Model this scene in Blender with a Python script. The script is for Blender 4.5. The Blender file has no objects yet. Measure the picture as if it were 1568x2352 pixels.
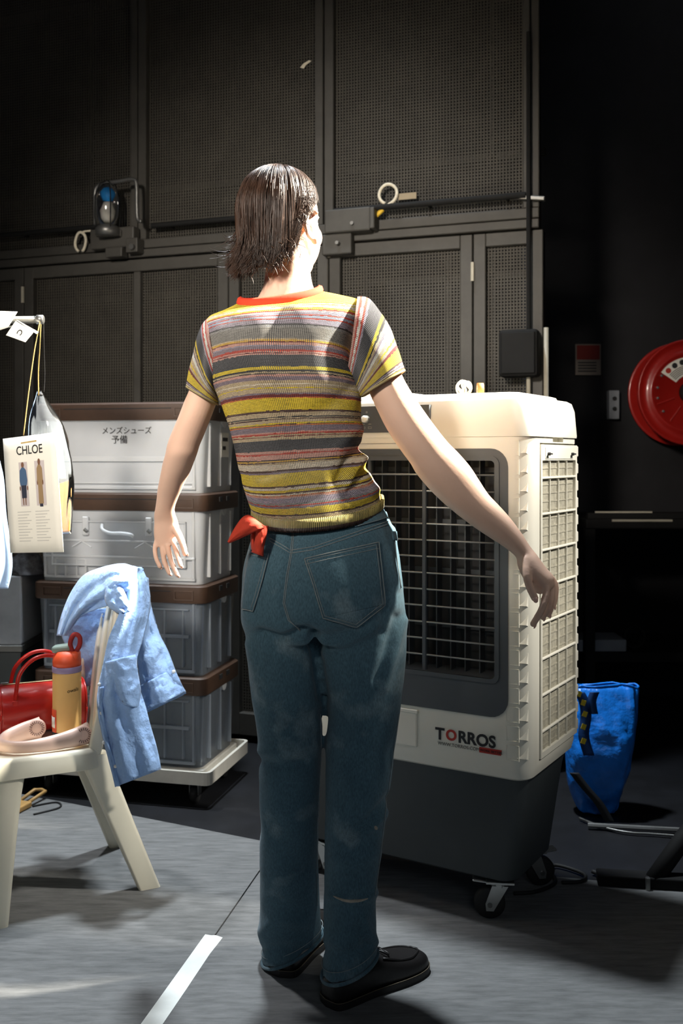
import bpy, bmesh, math, random
from mathutils import Vector, Matrix, noise
from mathutils.bvhtree import BVHTree
random.seed(7)
R = math.radians
SC = bpy.context.scene
COL = SC.collection
# ------------------------------------------------------------------ camera
F, HOR, CAMZ = 2287.0, 1050.0, 1.15          # focal length in pixels of the 1568x2352 frame, horizon row, eye height
cam = bpy.data.objects.new('camera', bpy.data.cameras.new('camera'))
COL.objects.link(cam); SC.camera = cam
cam.location = (0, 0, CAMZ); cam.rotation_euler = (R(90), 0, 0)
cam.data.sensor_fit = 'VERTICAL'; cam.data.sensor_height = 36; cam.data.sensor_width = 24
cam.data.lens = F / 2352 * 36
cam.data.shift_y = -(1176 - HOR) / 2352
cam.data.dof.use_dof = True; cam.data.dof.focus_distance = 2.12; cam.data.dof.aperture_fstop = 5.6
# ------------------------------------------------------------------ world and lights
w = bpy.data.worlds.new('world'); SC.world = w; w.use_nodes = True
bg = w.node_tree.nodes['Background']; bg.inputs[0].default_value = (0.55, 0.62, 0.75, 1); bg.inputs[1].default_value = 0.03
def spot(name, loc, aim, power, col, cone, blend, radius):
    l = bpy.data.lights.new(name, 'SPOT'); l.energy = power; l.color = col
    l.spot_size = R(cone); l.spot_blend = blend; l.shadow_soft_size = radius
    o = bpy.data.objects.new(name, l); COL.objects.link(o); o.location = loc
    o.rotation_euler = (Vector(aim) - Vector(loc)).to_track_quat('-Z', 'Y').to_euler()
    return o
spot('stage_lamp_key', (3.0, 2.9, 4.1), (-0.12, 2.45, 1.62), 11500, (1.0, 0.93, 0.80), 24, 0.7, 0.08)
spot('stage_lamp_overhead', (-0.35, 3.1, 5.0), (-0.15, 2.5, 0.3), 1150, (0.86, 0.94, 1.0), 52, 0.8, 0.16)
spot('work_lamp_behind_camera', (-1.4, -0.8, 2.5), (-0.42, 2.8, 1.66), 980, (1.0, 0.91, 0.80), 38, 1.0, 0.25)
spot('stage_lamp_left', (-1.75, 3.35, 4.5), (-0.62, 2.66, 0.45), 420, (0.95, 0.97, 1.0), 24, 0.8, 0.10)
spot('cooler_side_fill', (2.5, 1.75, 3.0), (0.56, 2.5, 1.12), 620, (1.0, 0.96, 0.88), 21, 0.9, 0.10)  # added spot, no stage lamp: brightens the cooler's side where the key falls off
spot('low_front_fill', (0.5, -1.2, 2.3), (0.0, 2.3, 0.7), 34, (0.84, 0.92, 1.0), 46, 1.0, 0.5)  # added weak fill from behind the camera, stands for no real lamp
spot('corner_glow_spot', (2.4, 3.7, 5.2), (2.05, 4.9, 3.3), 26, (0.85, 0.92, 1.0), 60, 1.0, 0.1)  # added unseen spot that puts a faint glow on the upper right wall
SC.view_settings.view_transform = 'Standard'; SC.view_settings.look = 'None'
SC.view_settings.gamma = 1.0; SC.view_settings.use_curve_mapping = False
SC.view_settings.exposure = 0.0
# ------------------------------------------------------------------ helpers
def P(px, py, Y): return Vector(((px - 784) / F * Y, Y, CAMZ - (py - HOR) / F * Y))
def G(px, py):
    Y = CAMZ * F / (py - HOR); return Vector(((px - 784) / F * Y, Y, 0))
def proj(v): return (784 + F * v[0] / v[1], HOR + F * (CAMZ - v[2]) / v[1])
def C(r, g, b):
    f = lambda c: c / 12.92 if c <= 0.04045 else ((c + 0.055) / 1.055) ** 2.4
    return (f(r / 255), f(g / 255), f(b / 255), 1)
def lerp(a, b, t): return a + (b - a) * t
def cat(pts, t):
    """Catmull-Rom through equally spaced control tuples, t in 0..1"""
    n = len(pts) - 1; x = min(max(t, 0), 1) * n; i = min(int(x), n - 1); u = x - i
    p0, p1, p2, p3 = pts[max(i-1, 0)], pts[i], pts[i+1], pts[min(i+2, n)]
    return tuple(0.5*((2*b) + (c-a)*u + (2*a-5*b+4*c-d)*u*u + (3*b-a-3*c+d)*u**3) for a, b, c, d in zip(p0, p1, p2, p3))
def catv(pts, n):
    return [Vector(cat([tuple(p) for p in pts], i/(n-1))) for i in range(n)]
MATS = {}
def mat(name, col, rough=0.6, metal=0.0, var=None, bump=None, spec=0.5, trans=0.0, sheen=0.0, sss=0.0, attr=None, stretch=None, emit=None, coat=0.0):
    m = bpy.data.materials.new(name); m.use_nodes = True; nt = m.node_tree; N = nt.nodes; L = nt.links
    b = N['Principled BSDF']
    b.inputs['Base Color'].default_value = col; b.inputs['Roughness'].default_value = rough
    b.inputs['Metallic'].default_value = metal; b.inputs['Specular IOR Level'].default_value = spec
    if trans: b.inputs['Transmission Weight'].default_value = trans
    if coat: b.inputs['Coat Weight'].default_value = coat
    if sheen: b.inputs['Sheen Weight'].default_value = sheen
    if sss:
        b.inputs['Subsurface Weight'].default_value = sss; b.inputs['Subsurface Radius'].default_value = (0.012, 0.004, 0.002)
        b.inputs['Subsurface Scale'].default_value = 1.0
    if emit: b.inputs['Emission Color'].default_value = emit[0]; b.inputs['Emission Strength'].default_value = emit[1]
    tc = N.new('ShaderNodeTexCoord'); mp = N.new('ShaderNodeMapping'); L.new(tc.outputs['Object'], mp.inputs[0])
    if stretch: mp.inputs['Scale'].default_value = stretch
    src = None
    if attr:
        a = N.new('ShaderNodeVertexColor'); a.layer_name = attr; src = a.outputs[0]; L.new(src, b.inputs['Base Color'])
    if var:
        nz = N.new('ShaderNodeTexNoise'); nz.inputs['Scale'].default_value = var[0]; nz.inputs['Detail'].default_value = 6
        nz.inputs['Roughness'].default_value = 0.65; L.new(mp.outputs[0], nz.inputs[0])
        rp = N.new('ShaderNodeValToRGB'); rp.color_ramp.elements[0].position = 0.3; rp.color_ramp.elements[1].position = 0.7
        k = var[1]; rp.color_ramp.elements[0].color = (1-k, 1-k, 1-k, 1); rp.color_ramp.elements[1].color = (1+k*0.6,)*3 + (1,)
        L.new(nz.outputs[0], rp.inputs[0])
        mx = N.new('ShaderNodeMix'); mx.data_type = 'RGBA'; mx.blend_type = 'MULTIPLY'; mx.inputs[0].default_value = 1
        if src: L.new(src, mx.inputs[6])
        else: mx.inputs[6].default_value = col
        L.new(rp.outputs[0], mx.inputs[7]); L.new(mx.outputs[2], b.inputs['Base Color'])
    if bump:
        nz = N.new('ShaderNodeTexNoise'); nz.inputs['Scale'].default_value = bump[0]; nz.inputs['Detail'].default_value = 4
        L.new(mp.outputs[0], nz.inputs[0])
        bp = N.new('ShaderNodeBump'); bp.inputs['Strength'].default_value = bump[1]; bp.inputs['Distance'].default_value = bump[2] if len(bump) > 2 else 0.002
        L.new(nz.outputs[0], bp.inputs['Height']); L.new(bp.outputs[0], b.inputs['Normal'])
    MATS[name] = m
    return m
def link(o, parent=None):
    COL.objects.link(o)
    if parent: o.parent = parent
    return o
def mesh(name, verts, faces, m, smooth=False):
    me = bpy.data.meshes.new(name); me.from_pydata([tuple(v) for v in verts], [], faces); me.validate(); me.update()
    if m is not None: me.materials.append(MATS[m] if isinstance(m, str) else m)
    if smooth: me.polygons.foreach_set('use_smooth', [True]*len(me.polygons))
    return me
def mk(name, vf, m, parent=None, smooth=False, off=None):
    v, f = vf
    if off is not None: v = [Vector(p) - off for p in v]
    return link(bpy.data.objects.new(name, mesh(name, v, f, m, smooth)), parent)
def inst(name, me, parent=None, loc=(0,0,0), rot=(0,0,0), scale=(1,1,1)):
    o = bpy.data.objects.new(name, me); o.location = loc; o.rotation_euler = rot; o.scale = scale
    return link(o, parent)
def tag(o, label, catg, group=None, kind=None):
    if label: o['label'] = label
    if catg: o['category'] = catg
    if group: o['group'] = group
    if kind: o['kind'] = kind
    return o
def thing(name, label, catg, loc=(0,0,0), rz=0.0, group=None):
    o = bpy.data.objects.new(name, None); o.location = loc; o.rotation_euler = (0, 0, rz); o.empty_display_size = 0.05
    COL.objects.link(o); return tag(o, label, catg, group)
def struct(o): o['kind'] = 'structure'; return o
def plabel(o, t): o['label'] = t; return o
def join(*vfs):
    V, Fa = [], []
    for v, f in vfs:
        n = len(V); V += [Vector(p) for p in v]; Fa += [tuple(i + n for i in q) for q in f]
    return V, Fa
def xf(vf, M): return [M @ Vector(v) for v in vf[0]], vf[1]
def move(vf, d): d = Vector(d); return [Vector(v) + d for v in vf[0]], vf[1]
def box(cx, cy, cz, sx, sy, sz):
    x, y, z = sx/2, sy/2, sz/2
    v = [Vector((cx+a*x, cy+b*y, cz+c*z)) for a in (-1,1) for b in (-1,1) for c in (-1,1)]
    return v, [(0,1,3,2),(4,6,7,5),(0,4,5,1),(2,3,7,6),(0,2,6,4),(1,5,7,3)]
def box2(x0, x1, y0, y1, z0, z1): return box((x0+x1)/2, (y0+y1)/2, (z0+z1)/2, abs(x1-x0), abs(y1-y0), abs(z1-z0))
def bbox(vf, r=0.004, seg=2):
    """bevelled version of a mesh"""
    bm = bmesh.new(); vs = [bm.verts.new(p) for p in vf[0]]
    for f in vf[1]: bm.faces.new([vs[i] for i in f])
    bmesh.ops.recalc_face_normals(bm, faces=bm.faces)
    bmesh.ops.bevel(bm, geom=list(bm.edges), offset=r, segments=seg, profile=0.5, affect='EDGES')
    bm.verts.index_update()
    out = [v.co.copy() for v in bm.verts], [tuple(v.index for v in f.verts) for f in bm.faces]
    bm.free(); return out
def loft(rings, caps=(True, True), closed=True):
    n = len(rings[0]); V = [Vector(p) for r in rings for p in r]; Fa = []
    for i in range(len(rings)-1):
        for j in range(n if closed else n-1):
            a, b = i*n + j, i*n + (j+1) % n
            Fa.append((a, b, b+n, a+n))
    if caps[0]: Fa.append(tuple(range(n-1, -1, -1)))
    if caps[1]: Fa.append(tuple(range((len(rings)-1)*n, len(rings)*n)))
    return V, Fa
def tube(path, rad, n=8, caps=True, rx=None):
    """round tube along a path; rad a number or a list"""
    path = [Vector(p) for p in path]; k = len(path)
    if not isinstance(rad, (list, tuple)): rad = [rad]*k
    rings = []; prev = None
    for i, p in enumerate(path):
        t = (path[min(i+1, k-1)] - path[max(i-1, 0)])
        t = t.normalized() if t.length > 1e-9 else Vector((0,0,1))
        if prev is None:
            a = t.orthogonal().normalized()
        else:
            a = prev - t * prev.dot(t); a = a.normalized() if a.length > 1e-6 else t.orthogonal().normalized()
        prev = a; b = t.cross(a)
        rings.append([p + (a*math.cos(2*math.pi*j/n) + b*math.sin(2*math.pi*j/n))*rad[i] for j in range(n)])
    return loft(rings, (caps, caps))
def capsule(path, rad, n=12):
    """tube with rounded ends"""
    path = [Vector(p) for p in path]; k = len(path)
    if not isinstance(rad, (list, tuple)): rad = [rad]*k
    d0 = (path[0]-path[1]).normalized(); d1 = (path[-1]-path[-2]).normalized()
    pre = [(path[0] + d0*rad[0]*s, rad[0]*c) for s, c in ((0.98, 0.18), (0.8, 0.6), (0.45, 0.89))]
    post = [(path[-1] + d1*rad[-1]*s, rad[-1]*c) for s, c in ((0.45, 0.89), (0.8, 0.6), (0.98, 0.18))]
    al = pre + list(zip(path, rad)) + post
    return tube([a[0] for a in al], [a[1] for a in al], n)
def ellipsoid(c, ax, n=20, m=14):
    """ax: three axis vectors (already scaled)"""
    c = Vector(c); V = []; Fa = []
    for i in range(1, m):
        t = math.pi*i/m
        for j in range(n):
            p = 2*math.pi*j/n
            V.append(c + ax[0]*math.sin(t)*math.cos(p) + ax[1]*math.sin(t)*math.sin(p) + ax[2]*math.cos(t))
    top = len(V); V.append(c + ax[2]); V.append(c - ax[2])
    for i in range(m-2):
        for j in range(n):
            a, b = i*n+j, i*n+(j+1) % n; Fa.append((a, a+n, b+n, b))
    for j in range(n):
        Fa.append((top, j, (j+1) % n)); Fa.append((top+1, (m-2)*n+(j+1) % n, (m-2)*n+j))
    return V, Fa
def rrect(w, h, r, n=5):
    """rounded rectangle loop in 2D"""
    pts = []
    for cx, cy, a0 in ((w/2-r, h/2-r, 0), (-w/2+r, h/2-r, 90), (-w/2+r, -h/2+r, 180), (w/2-r, -h/2+r, 270)):
        for i in range(n+1):
            a = R(a0 + 90*i/n); pts.append((cx + r*math.cos(a), cy + r*math.sin(a)))
    return pts
def rslab(levels, cx=0, cy=0, n=5):
    """loft of rounded rectangles: levels = (z, w, d, r)"""
    return loft([[Vector((cx+x, cy+y, z)) for x, y in rrect(w_, d_, r_, n)] for z, w_, d_, r_ in levels])
def prism(poly, y0, y1):
    """polygon in (x,z) extruded along y"""
    return loft([[Vector((x, y0, z)) for x, z in poly], [Vector((x, y1, z)) for x, z in poly]])
def cyl(c, axis, r, h, n=20, r2=None):
    c = Vector(c); a = Vector(axis).normalized()
    return tube([c - a*h/2, c + a*h/2], [r, r if r2 is None else r2], n)
def lathe(prof, n=24, c=(0,0,0)):
    c = Vector(c)
    return loft([[c + Vector((r*math.cos(2*math.pi*j/n), r*math.sin(2*math.pi*j/n), z)) for j in range(n)] for r, z in prof])
def ring2(outer, inner, y0, y1):
    """frame between two loops of equal length given in (x,z), from y0 (front) to y1"""
    n = len(outer); V = []
    for lp, y in ((outer, y0), (inner, y0), (inner, y1), (outer, y1)):
        V += [Vector((x, y, z)) for x, z in lp]
    Fa = []
    for k in range(4):
        for j in range(n):
            a, b = k*n+j, k*n+(j+1) % n; c_, d_ = ((k+1) % 4)*n+(j+1) % n, ((k+1) % 4)*n+j
            Fa.append((a, b, c_, d_))
    return V, Fa
def applied(o, name=None):
    """bake an object's modifiers into its mesh"""
    dg = bpy.context.evaluated_depsgraph_get(); dg.update()
    me = bpy.data.meshes.new_from_object(o.evaluated_get(dg)); o.modifiers.clear(); old = o.data; o.data = me
    me.name = o.name
    if old.users == 0: bpy.data.meshes.remove(old)
    return o
def remeshed(name, vf, m, voxel, smooth_it=4, parent=None, off=None):
    o = mk(name, vf, m, parent, True, off)
    md = o.modifiers.new('r', 'REMESH'); md.mode = 'VOXEL'; md.voxel_size = voxel; md.use_smooth_shade = True
    if smooth_it:
        s = o.modifiers.new('s', 'SMOOTH'); s.factor = 0.5; s.iterations = smooth_it
    return applied(o)
def outward(me):
    bm = bmesh.new(); bm.from_mesh(me); bmesh.ops.recalc_face_normals(bm, faces=bm.faces); bm.to_mesh(me); bm.free()
def boolean(o, vf, op='DIFFERENCE'):
    c = mk('cutter', vf, None); c.parent = o.parent; outward(c.data); outward(o.data)
    md = o.modifiers.new('b', 'BOOLEAN'); md.operation = op; md.object = c; md.solver = 'EXACT'
    applied(o); me = c.data; bpy.data.objects.remove(c); bpy.data.meshes.remove(me)
    return o
def text_vf(body, size, extrude=0.0006, bold=0.0, align='LEFT', sx=1.0):
    cu = bpy.data.curves.new('t', 'FONT'); cu.body = body; cu.size = size; cu.extrude = extrude; cu.offset = bold; cu.align_x = align
    cu.resolution_u = 4
    o = bpy.data.objects.new('t', cu); COL.objects.link(o)
    dg = bpy.context.evaluated_depsgraph_get(); dg.update()
    me = bpy.data.meshes.new_from_object(o.evaluated_get(dg))
    # text lies in xy: stand it up in xz facing -y
    v = [Vector((p.co.x*sx, -p.co.z, p.co.y)) for p in me.vertices]; f = [tuple(q.vertices) for q in me.polygons]
    bpy.data.objects.remove(o); bpy.data.curves.remove(cu); bpy.data.meshes.remove(me)
    return v, f
def solid(o, t, off=0.0):
    md = o.modifiers.new('solid', 'SOLIDIFY'); md.thickness = t; md.offset = off; return o
def bev(o, r, seg=2):
    md = o.modifiers.new('bev', 'BEVEL'); md.width = r; md.segments = seg; md.limit_method = 'ANGLE'; md.angle_limit = R(40); return o
def autosmooth(o, ang=35):
    me = o.data; me.polygons.foreach_set('use_smooth', [True]*len(me.polygons)); me.set_sharp_from_angle(angle=R(ang)); return o
# ------------------------------------------------------------------ materials
mat('carpet', C(118,119,119), 0.95, var=(26, 0.30), bump=(900, 0.5, 0.002), stretch=(0.45, 2.6, 1), spec=0.1)
mat('stage_floor', C(22,23,27), 0.5, var=(5, 0.55), bump=(40, 0.15), spec=0.4)
mat('tape', C(228,232,228), 0.5, var=(14, 0.08), bump=(60, 0.1))
mat('seam', C(40,42,44), 0.9)
mat('black_wall', C(36,36,38), 0.8, var=(3, 0.3), bump=(30, 0.1), spec=0.2)
mat('gate_paint', C(64,62,58), 0.55, var=(9, 0.22), bump=(120, 0.08), spec=0.35)
mat('gate_mesh', C(64,61,55), 0.6, var=(7, 0.25), spec=0.3)
mat('dark_pipe', C(24,24,24), 0.75, var=(12, 0.2), spec=0.2)
mat('pale_pipe', C(172,166,150), 0.5, var=(12, 0.15))
mat('steel', C(180,182,180), 0.28, 0.9, var=(14, 0.12))
mat('dull_steel', C(120,120,118), 0.4, 0.8, var=(14, 0.2))
mat('rope_white', C(214,206,186), 0.85, var=(90, 0.2), bump=(300, 0.4))
mat('tape_yellow', C(226,186,60), 0.6, var=(30, 0.1))
mat('glass', (0.95,0.97,1,1), 0.05, trans=1.0, spec=0.5)
mat('bulb_blue', C(40,140,215), 0.25, var=(20, 0.1))
mat('bulb_white', C(226,222,210), 0.25, var=(20, 0.1))
mat('lid_brown', C(66,46,33), 0.55, var=(20, 0.2), bump=(200, 0.1))
mat('cart_white', C(196,192,182), 0.5, var=(10, 0.15))
mat('rubber', C(28,28,28), 0.7, var=(30, 0.2))
mat('box_white', C(214,214,208), 0.7, var=(9, 0.1))
mat('box_grey', C(120,126,136), 0.7, var=(9, 0.15))
mat('box_dark', C(52,58,68), 0.7, var=(9, 0.25))
mat('ink', C(34,34,36), 0.7, var=(30, 0.1))
mat('paper', C(236,233,222), 0.8, var=(6, 0.05))
mat('paper_line', C(200,198,192), 0.8)
mat('chair_plastic', C(232,226,206), 0.38, var=(7, 0.05), bump=(60, 0.03))
mat('shirt_blue', C(146,180,228), 0.85, var=(16, 0.12), bump=(30, 0.9, 0.012), sheen=0.2, spec=0.15)
mat('shirt_button', C(226,228,226), 0.35, var=(20, 0.05))
mat('bag_red', C(178,28,18), 0.32, var=(9, 0.12), bump=(220, 0.12), coat=0.2)
mat('bottle_yellow', C(236,190,118), 0.45, var=(6, 0.06))
mat('bottle_orange', C(222,82,42), 0.5, var=(10, 0.08))
mat('bottle_lilac', C(150,132,168), 0.5, var=(10, 0.05))
mat('bottle_green', C(120,136,128), 0.5, var=(10, 0.05))
mat('cord_red', C(140,26,24), 0.7, var=(40, 0.2), bump=(300, 0.4))
mat('fan_pink', C(242,206,190), 0.4, var=(6, 0.04))
mat('fan_dark', C(120,86,80), 0.6)
mat('brass', C(190,170,130), 0.35, 0.8, var=(20, 0.15))
mat('string_tan', C(190,160,96), 0.85, var=(60, 0.2))
mat('pouch_orange', C(206,136,70), 0.6, var=(14, 0.12), bump=(40, 0.2))
mat('garment_blue', C(136,160,190), 0.85, var=(18, 0.12), bump=(20, 0.4, 0.005))
mat('garment_dark', C(60,60,64), 0.85, var=(60, 0.9), bump=(60, 0.4, 0.004))
mat('case_grey', C(136,140,146), 0.5, var=(8, 0.2))
mat('wood_tan', C(178,140,84), 0.55, var=(18, 0.2), stretch=(1, 8, 1))
mat('cooler_white', C(226,222,208), 0.42, var=(4, 0.035), bump=(150, 0.03))
mat('cooler_dark', C(74,78,82), 0.5, var=(6, 0.1), bump=(300, 0.08))
mat('cooler_tank', C(54,60,62), 0.5, var=(6, 0.12), bump=(200, 0.06))
mat('cooler_rod', C(150,150,146), 0.35, 0.4, var=(20, 0.1))
mat('fin_black', C(26,27,28), 0.6, var=(20, 0.1))
mat('filter', C(172,166,148), 0.9, var=(55, 0.35), bump=(500, 0.6))
mat('logo_red', C(176,50,38), 0.5, var=(20, 0.05))
mat('bag_blue', C(28,132,240), 0.30, var=(12, 0.25), bump=(22, 0.7, 0.012), spec=0.6)
mat('strap_blue', C(16,62,120), 0.6, var=(20, 0.15))
mat('strap_black', C(24,26,30), 0.7, var=(20, 0.2))
mat('strap_yellow', C(214,190,40), 0.6, var=(20, 0.1))
mat('reel_red', C(160,28,22), 0.35, var=(6, 0.12), coat=0.3)
mat('skin', C(222,184,162), 0.55, var=(9, 0.06), bump=(260, 0.06), sss=0.04, spec=0.35)
mat('nail', C(232,188,170), 0.3, spec=0.5)
mat('eye_white', C(230,226,220), 0.25)
mat('iris', C(70,48,32), 0.2)
mat('lip', C(190,110,100), 0.45, var=(20, 0.05))
mat('hair', C(50,32,21), 0.40, var=(40, 0.35), spec=0.3)
mat('shoe_leather', C(22,20,20), 0.45, var=(30, 0.2), bump=(160, 0.2))
mat('shoe_sole', C(26,24,23), 0.6, var=(30, 0.15))
mat('stitch_pale', C(140,150,152), 0.85, var=(60, 0.3))
mat('stitch_shoe', C(96,86,70), 0.8)
mat('bandana', C(206,64,40), 0.85, var=(30, 0.2), bump=(60, 0.4, 0.003))
mat('knit_red', C(214,58,28), 0.9, var=(60, 0.15))
def knit_material():
    m = mat('knit', (1,1,1,1), 0.92, var=(120, 0.16), spec=0.15, sheen=0.25, attr='stripe')
    nt = m.node_tree; N = nt.nodes; L = nt.links; b = N['Principled BSDF']
    uv = N.new('ShaderNodeUVMap'); uv.uv_map = 'knit'
    sep = N.new('ShaderNodeSeparateXYZ'); L.new(uv.outputs[0], sep.inputs[0])
    def sin_of(sock):
        a = N.new('ShaderNodeMath'); a.operation = 'SINE'; L.new(sock, a.inputs[0]); return a.outputs[0]
    # v-shaped stitches: a column wave plus a row wave
    s1 = sin_of(sep.outputs[0]); s2 = sin_of(sep.outputs[1])
    ad = N.new('ShaderNodeMath'); ad.operation = 'ADD'; L.new(s1, ad.inputs[0]); L.new(s2, ad.inputs[1])
    bp = N.new('ShaderNodeBump'); bp.inputs['Strength'].default_value = 0.9; bp.inputs['Distance'].default_value = 0.0028
    L.new(ad.outputs[0], bp.inputs['Height']); L.new(bp.outputs[0], b.inputs['Normal'])
knit_material()
def denim_material():
    m = mat('denim', C(82,112,126), 0.88, var=(2.6, 0.22), spec=0.12, sheen=0.15)
    nt = m.node_tree; N = nt.nodes; L = nt.links; b = N['Principled BSDF']
    old = b.inputs['Base Color'].links[0].from_socket
    tc = N.new('ShaderNodeTexCoord')
    # bleached spatter low on the right leg, worn streaks
    n1 = N.new('ShaderNodeTexNoise'); n1.inputs['Scale'].default_value = 9; n1.inputs['Detail'].default_value = 5; L.new(tc.outputs['Object'], n1.inputs[0])
    r1 = N.new('ShaderNodeValToRGB'); r1.color_ramp.elements[0].position = 0.57; r1.color_ramp.elements[1].position = 0.80; L.new(n1.outputs[0], r1.inputs[0])
    mx = N.new('ShaderNodeMix'); mx.data_type = 'RGBA'; L.new(r1.outputs[0], mx.inputs[0]); L.new(old, mx.inputs[6]); mx.inputs[7].default_value = C(150,170,176)
    # twill
    mp = N.new('ShaderNodeMapping'); mp.inputs['Scale'].default_value = (1, 1, 0.25); mp.inputs['Rotation'].default_value = (0, R(20), 0); L.new(tc.outputs['Object'], mp.inputs[0])
    n2 = N.new('ShaderNodeTexNoise'); n2.inputs['Scale'].default_value = 520; n2.inputs['Detail'].default_value = 3; L.new(mp.outputs[0], n2.inputs[0])
    r2 = N.new('ShaderNodeValToRGB'); r2.color_ramp.elements[0].position = 0.32; r2.color_ramp.elements[0].color = (0.62,0.62,0.62,1); r2.color_ramp.elements[1].position = 0.7; r2.color_ramp.elements[1].color = (1.25,1.25,1.25,1)
    L.new(n2.outputs[0], r2.inputs[0])
    m2 = N.new('ShaderNodeMix'); m2.data_type = 'RGBA'; m2.blend_type = 'MULTIPLY'; m2.inputs[0].default_value = 0.8
    L.new(mx.outputs[2], m2.inputs[6]); L.new(r2.outputs[0], m2.inputs[7]); L.new(m2.outputs[2], b.inputs['Base Color'])
    bp = N.new('ShaderNodeBump'); bp.inputs['Strength'].default_value = 0.25; bp.inputs['Distance'].default_value = 0.001
    n3 = N.new('ShaderNodeTexNoise'); n3.inputs['Scale'].default_value = 14; n3.inputs['Detail'].default_value = 5; L.new(tc.outputs['Object'], n3.inputs[0])
    b2 = N.new('ShaderNodeBump'); b2.inputs['Strength'].default_value = 0.35; b2.inputs['Distance'].default_value = 0.01
    L.new(n3.outputs[0], b2.inputs['Height']); L.new(b2.outputs[0], bp.inputs['Normal'])
    L.new(n2.outputs[0], bp.inputs['Height']); L.new(bp.outputs[0], b.inputs['Normal'])
denim_material()
def sheet_plastic(name, tint, clear, rough=0.25):
    """milky or clear sheet plastic: part see-through, part scattering"""
    m = bpy.data.materials.new(name); m.use_nodes = True; nt = m.node_tree; N = nt.nodes; L = nt.links
    N.remove(N['Principled BSDF']); out = N['Material Output']
    tr = N.new('ShaderNodeBsdfTransparent'); tr.inputs[0].default_value = (0.93, 0.95, 0.97, 1)
    df = N.new('ShaderNodeBsdfDiffuse'); df.inputs[0].default_value = tint
    tl = N.new('ShaderNodeBsdfTranslucent'); tl.inputs[0].default_value = tint
    gl = N.new('ShaderNodeBsdfGlossy'); gl.inputs['Roughness'].default_value = rough
    a = N.new('ShaderNodeMixShader'); a.inputs[0].default_value = 0.5; L.new(df.outputs[0], a.inputs[1]); L.new(tl.outputs[0], a.inputs[2])
    nz = N.new('ShaderNodeTexNoise'); nz.inputs['Scale'].default_value = 6; nz.inputs['Detail'].default_value = 3
    tc = N.new('ShaderNodeTexCoord'); L.new(tc.outputs['Object'], nz.inputs[0])
    mr = N.new('ShaderNodeMapRange'); mr.inputs[3].default_value = clear - 0.1; mr.inputs[4].default_value = clear + 0.1; L.new(nz.outputs[0], mr.inputs[0])
    b = N.new('ShaderNodeMixShader'); L.new(mr.outputs[0], b.inputs[0]); L.new(a.outputs[0], b.inputs[1]); L.new(tr.outputs[0], b.inputs[2])
    lw = N.new('ShaderNodeFresnel'); lw.inputs[0].default_value = 1.45
    c = N.new('ShaderNodeMixShader'); L.new(lw.outputs[0], c.inputs[0]); L.new(b.outputs[0], c.inputs[1]); L.new(gl.outputs[0], c.inputs[2])
    bp = N.new('ShaderNodeBump'); bp.inputs['Strength'].default_value = 0.3; bp.inputs['Distance'].default_value = 0.004; L.new(nz.outputs[0], bp.inputs['Height'])
    L.new(bp.outputs[0], gl.inputs['Normal']); L.new(c.outputs[0], out.inputs[0]); MATS[name] = m
sheet_plastic('crate_plastic', C(248,251,255), 0.20)
sheet_plastic('crate_rib', C(248,250,252), 0.08)
sheet_plastic('poly_bag', C(206,212,218), 0.86, 0.10)
sheet_plastic('crate_clear', C(196,208,222), 0.72)
sheet_plastic('crate_clear_rib', C(200,210,222), 0.45)
# ------------------------------------------------------------------ room
def flat(poly, z0, z1): return loft([[Vector((x, y, z0)) for x, y in poly], [Vector((x, y, z1)) for x, y in poly]])
struct(mk('floor', flat([(-4, -2), (4.5, -2), (4.5, 6.5), (-4, 6.5)], -0.05, 0), 'stage_floor'))
struct(mk('wall_back', box2(-4, 0.95, 5.25, 5.35, 0, 6), 'black_wall'))
struct(mk('wall_right', box2(0.95, 4.5, 4.9, 5.0, 0, 6), 'black_wall'))
struct(mk('wall_side', box2(4.4, 4.5, -2, 5.0, 0, 6), 'black_wall'))
def seam_x(y): return -0.302 + (y - 2.391) * 0.2053
g = 0.002
cl_poly = [(seam_x(0.2)-g, 0.2), (seam_x(2.95)-g, 2.95), (-0.883, 3.29), (-2.2, 3.92), (-2.2, 0.2)]
cr_poly = [(seam_x(0.2)+g, 0.2), (2.2, 0.2), (2.2, 2.34), (0.757, 2.678), (seam_x(2.92)+g, 2.92)]
tag(mk('floor_carpet', flat(cl_poly, 0.0, 0.004), 'carpet'), 'grey felt carpet sheet under the white chair, left of the seam', 'carpet', 'grey felt carpet sheets')
tag(mk('floor_carpet', flat(cr_poly, 0.0, 0.004), 'carpet'), 'grey felt carpet sheet the person stands on, right of the seam', 'carpet', 'grey felt carpet sheets')
d = Vector((0.2011, 0.9796, 0)); nrm = Vector((0.9796, -0.2011, 0)); A = Vector((-0.3816, 2.02, 0)) - d*0.5; B = Vector((-0.308, 2.383, 0))
tp = [A - nrm*0.0225, A + nrm*0.0225]
for t in (0.25, 0.5, 0.72, 0.9): tp.append(A.lerp(B, t) + nrm*(0.0225 + random.uniform(-.0006, .0006)))
tp += [B + nrm*0.026 - d*0.004, B + nrm*0.006 + d*0.004, B - nrm*0.004 + d*0.001, B - nrm*0.020 + d*0.003]
tag(mk('floor_tape', flat([(p.x, p.y) for p in tp], 0.0042, 0.0048), 'tape'), 'strip of white tape on the carpet seam in the foreground', 'tape')
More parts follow.
